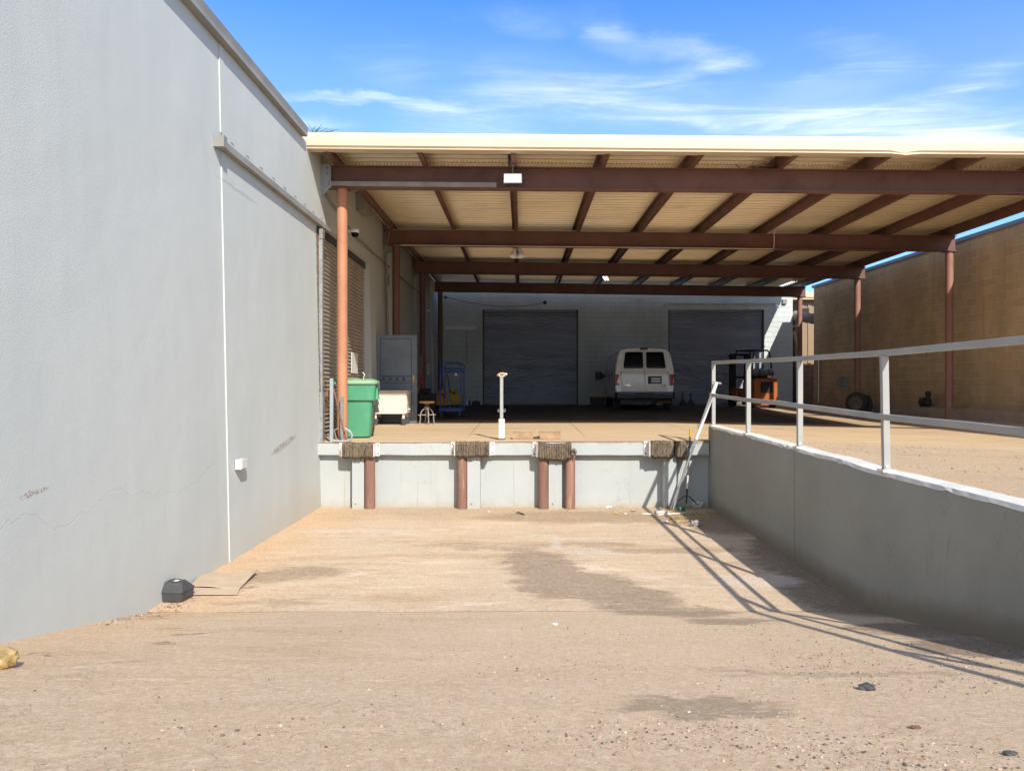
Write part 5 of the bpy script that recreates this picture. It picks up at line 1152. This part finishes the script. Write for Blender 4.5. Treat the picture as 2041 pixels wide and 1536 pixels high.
        for zz in (.74, 1.27):
            b = MB(); xh = s_*.785; b.box((xh-.014,-.045+.03,zz-.03),(xh+.014,.02,zz+.03)); link('hinge', b, M_van if zz < 1 else M_dark, d_, world=False)
    # plate, surround, badges
    b = MB(); panel(b, .10, .565, .90, 1.155, .015, .034, 0, .02); pr = link('plate_surround', b, M_black, t, world=False)
    b = MB(); b.box((.205,-.115,.945),(.515,-.110,1.105)); pl = link('number_plate', b, M_label, pr, world=False)
    cu = bpy.data.curves.new('plate_text', 'FONT'); cu.body = 'CK0058A'; cu.size = .085; cu.extrude = .001; cu.align_x = 'CENTER'; cu.align_y = 'CENTER'
    tmp = bpy.data.objects.new('tmp', cu); C.objects.link(tmp); bpy.context.view_layer.update()
    me = bpy.data.meshes.new_from_object(tmp.evaluated_get(bpy.context.evaluated_depsgraph_get())); bpy.data.objects.remove(tmp)
    me.materials.clear(); me.materials.append(M_dark); o = bpy.data.objects.new('plate_text', me); C.objects.link(o); o.parent = pl; o.location = (.36,-.118,1.02); o.rotation_euler = (R(90),0,0)
    b = MB(); b.lathe((.625,-.062,.835), [(.07,0),(.07,-.012),(.045,-.012),(.045,0)], 24, 'y'); b.xform(Matrix.Translation((0,0,.835)) @ Matrix.Diagonal((1,1,.5,1)) @ Matrix.Translation((0,0,-.835))); link('oval_badge', b, M_dark, t, world=False)
    b = MB(); b.box((.445,-.072,.835),(.53,-.062,.855)); link('script_badge', b, M_chrome, t, world=False)
    b = MB(); b.box((-.70,-.075,.86),(-.50,-.066,.88)); b.box((-.62,-.075,.825),(-.48,-.066,.842)); link('model_badge', b, M_chrome, t, world=False)
    b = MB(); b.hexa([(-.13,.10,2.055),(.12,.10,2.055),(.12,.2,2.055),(-.13,.2,2.055),(-.13,.09,2.10),(.12,.09,2.10),(.12,.2,2.125),(-.13,.2,2.125)]); link('high_brake_lamp', b, M_dark, t, world=False)
    # bumper
    b = MB(); bp = []
    for x in (-1.0,-.93,-.45,-.32,.30,.42,.93,1.0):
        yo = -.20 if abs(x) < .95 else -.08
        bp.append([Vector((x,yo+.03,.40)),Vector((x,yo,.43)),Vector((x,yo-.004,.50)),Vector((x,yo+.014,.515)),Vector((x,yo,.53)),Vector((x,yo,.615)),Vector((x,yo+.03,.63)),Vector((x,.02,.635)),Vector((x,.02,.40))])
    b.loft(bp); link('rear_bumper', b, paint('dark_blue_bumper', (.035,.045,.065), .35, .3, 6, metal=.4), t, world=False, smooth=30)
    b = MB(); b.box((-.32,-.215,.43),(.30,-.203,.60)); link('bumper_step', b, M_black, t, world=False, bevel=.01)
    for (x, y) in ((-.92,.95),(.92,.95),(-.92,4.45),(.92,4.45)):
        b = MB(); xx = x-.12*(1 if x > 0 else -1); b.lathe((xx if x > 0 else x,y,.36), [(.25,0),(.34,.01),(.365,.04),(.365,.18),(.34,.225),(.24,.235)] if True else [], 28, 'x')
        wl = link('wheel', b, M_rubber, t, world=False, smooth=35)
        b = MB(); b.lathe((x+(.08 if x > 0 else -.004),y,.36), [(.22,0),(.2,.02),(.1,.0 if x > 0 else .01),(.02,.0)], 16, 'x'); link('rim', b, M_chrome, wl, world=False)
    # front axle flares on the left side, side glass, mirrors
    for s_ in (-1,1):
        b = MB()
        for (ya, yb2) in ((.45,1.55),(1.65,2.75),(2.95,3.8)):
            P4 = [(ya,1.38),(yb2,1.38),(yb2,1.92),(ya,1.92)]
            vs = [Vector((s_*(hw(zz)+.004),y,zz)) for y, zz in P4]+[Vector((s_*(hw(zz)-.05),y,zz)) for y, zz in P4]
            b.add(vs, [(0,1,2,3),(0,1,5,4),(1,2,6,5),(2,3,7,6),(3,0,4,7)])
        link('side_window', b, M_glass, t, world=False)
        b = MB(); b.box((s_*1.0,3.95,1.15),(s_*1.13,4.02,1.22)); b.box((s_*1.12,3.9,1.08),(s_*1.38,4.05,1.38)); b.box((s_*1.0,3.98,1.2),(s_*1.12,4.02,1.3)); link('door_mirror', b, M_black, t, world=False, bevel=.03)
    b = MB(); b.box((-.8,.25,.22),(.8,4.9,.41)); b.cyl((.35,.1,.30),(.86,.08,.30),.05,n=12); link('underbody', b, M_black, t, world=False)
    b = MB(); b.cyl((.42,-.05,.28),(.86,.0,.28),.028,n=10); link('exhaust_pipe', b, M_rust, t, world=False)
    b = MB(); b.box((.05,.3,.20),(.25,.9,.26)); link('blue_tank', b, M_blue, t, world=False)
    for zz, xq in ((1.44,-.66),(1.455,.69),(1.54,.69)):
        b = MB(); b.box((xq-.035,-.045+(zz-1.22)*.14-.0,zz),(xq+.035,-.043+(zz-1.22)*.14+.0,zz+.055)); link('window_sticker', b, M_label, t, world=False)
van()
# ---- forklift
def forklift():
    X, Y = (1527-1040)*2.2/120, Yr(2.2); z = gz(X,Y)
    t = thing('forklift', 'orange forklift with a gas bottle on its back by the right roller door', 'forklift', (X,Y,z), rz=R(9))
    b = MB(); sec = [(-.50,.10),(.50,.10),(.50,.42),(.47,.50),(.46,1.02),(.42,1.08),(-.42,1.08),(-.46,1.02),(-.47,.50),(-.50,.42)]
    b.loft([[Vector((a*.97,0,c_)) for a, c_ in sec],[Vector((a,.08,c_)) for a, c_ in sec],[Vector((a,.62,c_)) for a, c_ in sec],[Vector((a*.95,1.0,c_*.9)) for a, c_ in sec]]); link('counterweight', b, M_orange, t, world=False, bevel=.02)
    b = MB(); b.box((-.22,-.012,.56),(.24,.004,.96)); g = link('radiator_grille', b, M_black, t, world=False)
    b = MB()
    for k in range(3): b.box((-.12+k*.12,-.022,.57),(-.108+k*.12,-.013,.95))
    link('grille_bar', b, M_steelgrey, g, world=False)
    b = MB(); b.box((-.46,.9,.25),(.46,2.0,.72)); b.box((-.5,1.4,.2),(.5,2.0,.6)); link('chassis', b, M_orange, t, world=False, bevel=.02)
    b = MB(); b.cyl((-.42,.28,1.28),(.36,.28,1.28),.155,n=20); b.cyl((-.46,.28,1.28),(-.42,.28,1.28),.10,.155,20); b.cyl((.36,.28,1.28),(.41,.28,1.28),.155,.10,20)
    tk = link('gas_bottle', b, M_steelgrey, t, world=False, smooth=35)
    b = MB()
    for x in (-.2,.16): b.cyl((x,.28,1.28),(x+.05,.28,1.28),.160,n=20)
    link('strap', b, M_black, tk, world=False)
    b = MB(); b.box((-.35,.2,1.081),(.35,.4,1.13)); link('bottle_cradle', b, M_black, t, world=False)
    b = MB(); b.box((.12,.08,1.11),(.28,.14,1.18)); link('valve', b, M_plastic, tk, world=False)
    b = MB()
    for s_ in (-1,1):
        b.tube([(s_*.40,.35,1.05),(s_*.40,.40,1.6),(s_*.38,.5,2.05),(s_*.36,.62,2.14),(s_*.36,1.7,2.16),(s_*.40,2.0,1.0)], .03, 8)
    b.cyl((-.36,.6,2.14),(.36,.6,2.14),.03,n=8); b.cyl((-.36,1.7,2.16),(.36,1.7,2.16),.03,n=8)
    for k in range(7): b.box((-.34,.7+k*.15,2.135),(.34,.73+k*.15,2.165))
    link('overhead_guard', b, M_black, t, world=False, smooth=45)
    b = MB(); b.box((-.25,.95,.72),(.25,1.35,.86)); b.hexa([(-.23,.88,.8),(.23,.88,.8),(.23,.98,.8),(-.23,.98,.8),(-.2,.78,1.3),(.2,.78,1.3),(.2,.86,1.3),(-.2,.86,1.3)]); link('driver_seat', b, M_black, t, world=False, bevel=.03)
    b = MB()
    for s_ in (-1,1): b.box((s_*.30,2.1,.1),(s_*.42,2.25,2.05)); b.box((s_*.18,2.12,.15),(s_*.26,2.22,2.0))
    for zz in (.4,1.1,2.0): b.box((-.42,2.14,zz),(.42,2.2,zz+.08))
    link('mast', b, M_black, t, world=False)
    b = MB()
    for s_ in (-1,1): b.box((s_*.2,2.27,.05),(s_*.3,3.2,.09)); b.box((s_*.2,2.26,.05),(s_*.3,2.31,.6))
    link('fork', b, M_steelgrey, t, world=False)
    for (x, y, r_) in ((-.46,1.85,.26),(.46,1.85,.26),(-.42,.35,.17),(.42,.35,.17)):
        b = MB(); b.cyl((x-.08,y,r_),(x+.08,y,r_),r_,n=22); link('wheel', b, M_rubber, t, world=False, smooth=40)
forklift()
# ---- box with orange lid, jack stands
X, Y = (1192-1040)*2.3/120, Yr(2.3); z = gz(X,Y)
t = thing('storage_tote', 'black storage tote with an orange lid left of the van', 'storage box', (X,Y,z))
b = MB(); b.hexa([(X-.24,Y,z),(X+.24,Y,z),(X+.24,Y+.35,z),(X-.24,Y+.35,z),(X-.28,Y-.03,z+.36),(X+.28,Y-.03,z+.36),(X+.28,Y+.38,z+.36),(X-.28,Y+.38,z+.36)]); link('tub', b, M_black, t, bevel=.01)
b = MB(); b.box((X-.30,Y-.05,z+.362),(X+.30,Y+.4,z+.40)); link('lid', b, M_yelor, t, bevel=.01)
for u, lab in ((1358,'dark jack stand nearest the van by the right roller door'),(1374,'dark jack stand to the right of the other one')):
    X, Y = (u-1040)*2.42/120, Yr(2.40); z = gz(X,Y); t = thing('jack_stand', lab, 'jack stand', (X,Y,z), 'jack stands by the roller door')
    b = MB(); b.hexa([(X-.16,Y-.1,z),(X+.16,Y-.1,z),(X+.16,Y+.1,z),(X-.16,Y+.1,z),(X-.05,Y-.04,z+.24),(X+.05,Y-.04,z+.24),(X+.05,Y+.04,z+.24),(X-.05,Y+.04,z+.24)]); link('base', b, M_black, t)
    b = MB(); b.cyl((X,Y,z+.24),(X,Y,z+.46),.028,n=8); b.box((X-.06,Y-.03,z+.44),(X+.06,Y+.03,z+.48)); link('post', b, M_dark, t)
# ---- right side: tyre, hose reel, leaning plate, rod
X, Y = 10.02, Yr(1.80); z = zP(X,Y)
t = thing('spare_wheel', 'black car wheel with alloy rim leaning at the foot of a right pillar', 'car wheel', (X,Y,z))
for nm, pr_, m in (('tyre', [(.20,-.11),(.30,-.12),(.325,-.10),(.33,0),(.325,.10),(.30,.12),(.20,.11),(.19,0),(.20,-.11)], M_rubber),):
    b = MB(); b.lathe((0,0,.33), pr_, 28, 'x'); b.xform(Matrix.Rotation(R(42),4,'Z') @ Matrix.Rotation(R(6),4,'Y')); link(nm, b, m, t, world=False, smooth=40)
b = MB(); b.lathe((-.125,0,.33), [(.205,0),(.19,.03),(.05,.04),(.01,.0)], 24, 'x')
for k in range(5):
    a = R(72*k+10); d = Vector((0,math.cos(a),math.sin(a))); q = Vector((0,-d.z,d.y)); c_ = Vector((-.128,0,.33)); b.add([c_+q*.025, c_-q*.025, c_+d*.19-q*.02, c_+d*.19+q*.02], [(0,1,2,3)])
b.xform(Matrix.Rotation(R(42),4,'Z') @ Matrix.Rotation(R(6),4,'Y')); link('rim', b, paint('dusty_alloy', (.16,.13,.10), .5, .3, 12, metal=.5), t, world=False)
b = MB(); X, Y = 10.30, Yr(1.80)+.10
b.lathe((X,Y,zP(X,Y)+.27), [(.14,-.11),(.25,-.12),(.27,-.10),(.27,.10),(.25,.12),(.14,.11)], 24, 'x')
tag(link('loose_tyre', b, M_rubber, base=(X,Y,zP(X,Y)), smooth=40), 'bare black tyre pressed against the right of the alloy wheel', 'tyre')
X, Y = 10.95, Yr(1.63); z = -.57
t = thing('water_pump', 'dark valve assembly standing behind the curb between two right pillars', 'valve', (X,Y,z))
b = MB(); b.blob((X,Y+.05,z+.15), .13,.2,.16,2,.25,2,4); b.cyl((X,Y-.1,z),(X,Y-.1,z+.32),.05,n=12); b.cyl((X,Y+.25,z),(X,Y+.25,z+.26),.05,n=10); link('body', b, M_black, t)
b = MB(); b.lathe((X,Y-.1,z+.38), [(.04,-.10),(.075,-.05),(.08,0),(.06,.05),(.02,.07)], 16); link('valve_head', b, M_black, t, smooth=40)
b = MB(); b.cyl((11.32,Yr(2.12),.05),(11.37,Yr(2.12),.05),.01,n=6); b.box((11.34,Yr(2.10),-.25),(11.39,Yr(2.15),.42))
b = MB(); b.prism([(11.36,Yr(2.16),-.05),(11.36,Yr(2.10),-.05),(11.36,Yr(2.10),.28),(11.36,Yr(2.13),.36),(11.36,Yr(2.16),.3)], (-.06,0,0))
tag(link('wall_plate', b, M_grey, base=(11.36,Yr(2.13),-.05)), 'grey rounded plate mounted on the block wall', 'wall plate')
b = MB(); b.cyl((11.28,Yr(2.12),.32),(10.6,Yr(2.14),-.72),.012,n=6)
tag(link('leaning_stick', b, M_coping, base=(10.6,Yr(2.14),-.72)), 'thin pale stick leaning against the block wall plate', 'stick')

# ================================================================== THINGS IN THE PIT
# bait station box
p_ = GP(345,1192); 
t = thing('bait_box', 'black plastic bait box with an arched hole against the left wall', 'bait box', (p_.x, p_.y, p_.z), rz=R(-6))
sx, sy = .155, .13
def rr2(w_, d_, z, c_=.03): return [Vector(q) for q in ((w_-c_,-d_,z),(w_,-d_+c_,z),(w_,d_-c_,z),(w_-c_,d_,z),(-w_+c_,d_,z),(-w_,d_-c_,z),(-w_,-d_+c_,z),(-w_+c_,-d_,z))]
b = MB(); b.loft([rr2(sx-.008,sy-.008,0),rr2(sx,sy,.08)]); link('base_tray', b, M_dark, t, world=False, bevel=.004)
b = MB(); b.loft([rr2(sx+.006,sy+.006,.082),rr2(sx+.006,sy+.006,.095),rr2(sx-.003,sy-.003,.105),rr2(sx-.045,sy-.055,.165),rr2(sx-.06,sy-.075,.17)]); b.box((-.03,-.04,.17),(.05,.05,.178)); link('lid', b, M_dark, t, world=False, bevel=.005)
b = MB(); n_ = 10; arc_ = [(-.108+.036*math.cos(math.pi*i/n_), -sy-.0015, .002+.052*math.sin(math.pi*i/n_)) for i in range(n_+1)]
b.prism(arc_, (0,.003,0)); link('entry_hole', b, M_black, t, world=False)
b = MB(); b.box((.03,-.05,.178),(.075,-.0,.1795)); link('sticker', b, M_label, t, world=False)
# cardboard sheet
c4 = [GP(378,1172), GP(477,1175), GP(514,1146), GP(408,1144)]
b = MB(); n_ = 10
def sheet(u_, v_, dz, sh=0.):
    a = c4[0].lerp(c4[1], u_); e = c4[3].lerp(c4[2], u_); q = a.lerp(e, v_)
    return q+Vector((sh, sh, .012+dz+.035*(u_**3)*v_+.010*math.sin(u_*5+v_*3)))
top_ = [[sheet(i/n_, j/4, .012) for i in range(n_+1)] for j in range(5)]
vs = [p for row in top_ for p in row]+[p-Vector((0,0,.010)) for row in top_ for p in row]; W_ = n_+1; N_ = W_*5
fs = [(j*W_+i,j*W_+i+1,(j+1)*W_+i+1,(j+1)*W_+i) for j in range(4) for i in range(n_)]+[(N_+j*W_+i,N_+(j+1)*W_+i,N_+(j+1)*W_+i+1,N_+j*W_+i+1) for j in range(4) for i in range(n_)]
fs += [(i,N_+i,N_+i+1,i+1) for i in range(n_)]+[(j*W_+n_,N_+j*W_+n_,N_+(j+1)*W_+n_,(j+1)*W_+n_) for j in range(4)]+[(4*W_+i,4*W_+i+1,N_+4*W_+i+1,N_+4*W_+i) for i in range(n_)]
b.add(vs, fs)
cb = tag(link('cardboard_sheet', b, M_card, base=c4[0], recalc=True), 'flattened weathered cardboard sheet lying beside the bait box', 'cardboard')
b = MB(); a, e = GP(380,1186)+Vector((0,0,.006)), GP(474,1186)+Vector((0,0,.008)); f_, g_ = c4[1]+Vector((0,0,.006)), c4[0]+Vector((0,0,.006))
b.hexa([a,e,f_,g_,a+Vector((0,0,.006)),e+Vector((0,0,.010)),f_+Vector((0,0,.006)),g_+Vector((0,0,.006))]); link('lower_flap', b, M_card, cb)
# crumpled golden bag at the left edge
p_ = GP(4,1332); b = MB(); b.blob((p_.x-.02,p_.y+.02,p_.z+.05), .085,.07,.06,3,.13,2.2,2); b.blob((p_.x-.06,p_.y+.05,p_.z+.045), .06,.06,.05,3,.13,2.6,7)
tag(link('paper_bag', b, M_paper, base=p_), 'crumpled golden paper bag at the left edge of the ramp', 'paper bag')
# litter in the corner below the rake
def can(u, v, m, mlab, label, ang):
    p = GP(u, v); p.z += .034; d = Vector((math.cos(ang), math.sin(ang), 0))
    t = thing('drink_can', label, 'can', p); b = MB(); b.tube([p-d*.062, p-d*.056, p+d*.054, p+d*.062], [.024,.033,.033,.025], 16); link('can_body', b, m, t, smooth=40)
    b = MB(); b.cyl(p-d*.040, p-d*.018, .0336, n=16); link('pale_band', b, mlab, t, smooth=40)
can(1358,1018,M_can,M_label,'green and white drink can lying in the litter by the right corner',R(12))
can(1334,1013,M_redpaint,M_redpaint,'crushed red can behind the plastic bottle in the corner litter',R(20))
p = GP(1318,1026); p.z += .036; t = thing('plastic_bottle', 'clear crushed plastic bottle lying in the corner litter', 'bottle', p)
b = MB(); b.tube([p+Vector((-.11,0,0)),p+Vector((-.09,0,0)),p+Vector((.05,.01,0)),p+Vector((.085,.01,0)),p+Vector((.10,.01,0))], [.028,.035,.034,.018,.013], 14); link('bottle_body', b, paint('cloudy_plastic', (.42,.42,.40), .2, .1, 12), t, smooth=50)
b = MB(); b.cyl(p+Vector((.10,.01,0)), p+Vector((.118,.01,0)), .014, n=10); link('bottle_cap', b, M_plastic, t)
p = GP(1356,1007); b = MB(); b.blob(p+Vector((0,0,.10)), .15,.11,.115,4,.35,1.9,5); b.blob(p+Vector((.10,.03,.07)), .11,.08,.08,3,.3,2.4,9)
tag(link('plastic_bag', b, M_trash, base=p), 'crumpled pale plastic bag in the right corner of the pit', 'plastic bag')
p = GP(1392,1012); b = MB(); b.blob(p+Vector((0,0,.05)), .09,.06,.06,3,.45,2.6,11); tag(link('tissue', b, M_trash, base=p), 'small scrunched wrapper in the shade of the right wall', 'wrapper')
p = GP(1386,1049); b = MB(); b.blob(p+Vector((0,0,.045)), .065,.05,.05,3,.4,2.8,13); tag(link('wrapper', b, paint('grey_wrapper',(.30,.28,.28),.6,.2,12), base=p), 'crumpled grey paper ball on the edge of the wall shadow', 'paper ball')
a, e = GP(1279,1025), GP(1366,1023); b = MB(); b.tube([a.lerp(e,i/10)+Vector((0,-.35*(i/10)*(1-i/10)*1.2,.014)) for i in range(11)], [.004]+[.010]*9+[.005], 6)
tag(link('white_strip', b, M_plastic, base=a), 'long curved white plastic strip lying in front of the litter', 'plastic strip')
for (u,v,s_,m,lab,nm,cat) in ((1213,1012,.055,M_plastic,'flattened clear cup on the floor at the dock foot','cup','cup'),(1228,1024,.035,M_wood,'small orange leaf left of the cup shards','leaf','leaf'),(1262,1019,.05,M_wood,'orange scrap of card near the white strip','card_scrap','card scrap'),(1247,1024,.022,M_plastic,'tiny white cap beside the orange card','plastic_disc','disc'),(1325,1041,.05,M_plastic,'torn white label below the curved strip','torn_label','label'),(974,1020,.02,M_plastic,'white pebble near the dock left of centre','pebble','pebble'),(1107,1245,.02,M_plastic,'white stone on the ramp below the kink','stone','stone'),(1727,1374,.04,M_dark,'dark grey asphalt lump on the gravelly ramp','asphalt_lump','stone'),(1824,1453,.02,M_rust,'brown stone near the bottom right','rock','stone'),(2012,1505,.022,M_dark,'dark stone at the bottom right corner','rock','stone')):
    p = GP(u,v); b = MB(); b.blob(p+Vector((0,0,s_*.35)), s_, s_*.7, s_*.38, 2, .35, 2.2, u); tag(link(nm, b, m, base=p), lab, cat)
p = GP(1034,1024); b = MB(); b.tube([p+Vector((-.03,0,.02)),p+Vector((.0,-.02,.03)),p+Vector((.06,-.07,.012)),p+Vector((.08,-.10,.012))], .012, 6); tag(link('rubber_scrap', b, M_black, base=p), 'curled black rubber scrap on the floor before the dock', 'rubber scrap')
# twigs and straw in the corner
b = MB()
for k in range(420):
    X = random.gauss(2.55,.30); Y = random.gauss(11.7,.5)
    if not (1.9 < X < 3.1 and 10.4 < Y < 12.6): continue
    a = random.uniform(0,6.28); L = random.uniform(.03,.16); q = Vector((X,Y,-2.012)); b.tube([q, q+Vector((L*math.cos(a)*.5,L*math.sin(a)*.5,.015)), q+Vector((L*math.cos(a),L*math.sin(a),.006))], .0022, 3)
for (u0,v0,u1,v1) in ((1345,1038,1395,1036),(1335,1040,1368,1039)):
    b.tube([GP(u0,v0)+Vector((0,0,.012)), GP(u1,v1)+Vector((0,0,.012))], .006, 5)
tag(link('straw_litter', b, M_straw, base=(2.5,11.7,-2.0)), 'dry straw and twigs gathered in the right corner of the pit', 'straw', kind='stuff')
# loose gravel: real stones, denser at lower right
M_gr = [paint('gravel_dark',(.12,.095,.08),.9,.3,20), paint('gravel_tan',(.40,.30,.22),.9,.25,20), paint('gravel_pale',(.50,.42,.34),.9,.2,20), paint('gravel_red',(.26,.16,.11),.9,.25,20)]
bm_ = bmesh.new(); bmesh.ops.create_icosphere(bm_, subdivisions=1, radius=1); iv = [v.co.copy() for v in bm_.verts]; if_ = [tuple(x.index for x in f.verts) for f in bm_.faces]; bm_.free()
def scatter(mb, n, sample, zf, s0, s1):
    k = 0
    while k < n:
        X, Y = sample()
        if X is None: continue
        k += 1
        s_ = s0*(s1/s0)**(random.random()**3.2); a = random.uniform(0,6.28); ca, sa = math.cos(a), math.sin(a); ex, ey, ez = random.uniform(.8,1.4), random.uniform(.7,1.1), random.uniform(.45,.8)
        vs = []
        for v in iv:
            j = random.uniform(.8,1.15); x, y = v.x*ex*s_*j, v.y*ey*s_*j; vs.append(Vector((X+x*ca-y*sa, Y+x*sa+y*ca, zf(X,Y)+s_*.3+v.z*ez*s_*j)))
        mb.add(vs, if_, random.choices((0,1,2,3),(3.2,5,.6,2.2))[0])
def s_pit():
    Y = random.uniform(2.2, 6.6) if random.random() < .9 else random.uniform(6.8, 12.2); X = random.uniform(-3.2,3.05)
    dens = .10+.9*max(0,min(1,(X+.9)/2.2))*max(0,min(1,(6.0-Y)/2.5)) if Y < 6.7 else .10+(.35 if X > 2.3 else 0)
    dens *= .35+1.1*max(0, mnoise.noise(Vector((X*1.5,Y*1.5,2)))+.35)
    return (X, Y) if random.random() < dens else (None, None)
mb = MB(); scatter(mb, 9500, s_pit, lambda X, Y: zF(Y), .0016, .0070)
tag(link('loose_gravel', mb, M_gr, base=(1,4,-1.6), recalc=False), 'loose small gravel scattered over the ramp', 'gravel', kind='stuff')
mb = MB(); scatter(mb, 260, lambda: (random.gauss(.52,.30), 2.5+abs(random.gauss(0,.22))), lambda X, Y: zF(Y), .003, .008); scatter(mb, 900, lambda: (random.gauss(1.15,.33), random.gauss(2.62,.26)), lambda X, Y: zF(Y), .0022, .007)
scatter(mb, 90, lambda: (random.gauss(-.98,.22), random.gauss(2.75,.12)), lambda X, Y: zF(Y), .004, .012)
scatter(mb, 260, lambda: (-3.33+abs(random.gauss(0,.12)), random.uniform(5.8,7.6)), lambda X, Y: zF(Y), .004, .013)
tag(link('gravel_patches', mb, M_gr, base=(1,2.6,-1.2), recalc=False), 'denser patches of small gravel near the camera', 'gravel', kind='stuff')
def s_yard():
    Y = random.uniform(4, 11); X = random.uniform(3.35, 9); return (X, Y) if random.random() < .5+mnoise.noise(Vector((X*1.3,Y*1.3,0))) else (None, None)
mb = MB(); scatter(mb, 2600, s_yard, zP, .003, .011)
tag(link('yard_gravel', mb, M_gr, base=(6,7,-.85), recalc=False), 'scattered gravel on the yard beyond the handrail', 'gravel', kind='stuff')
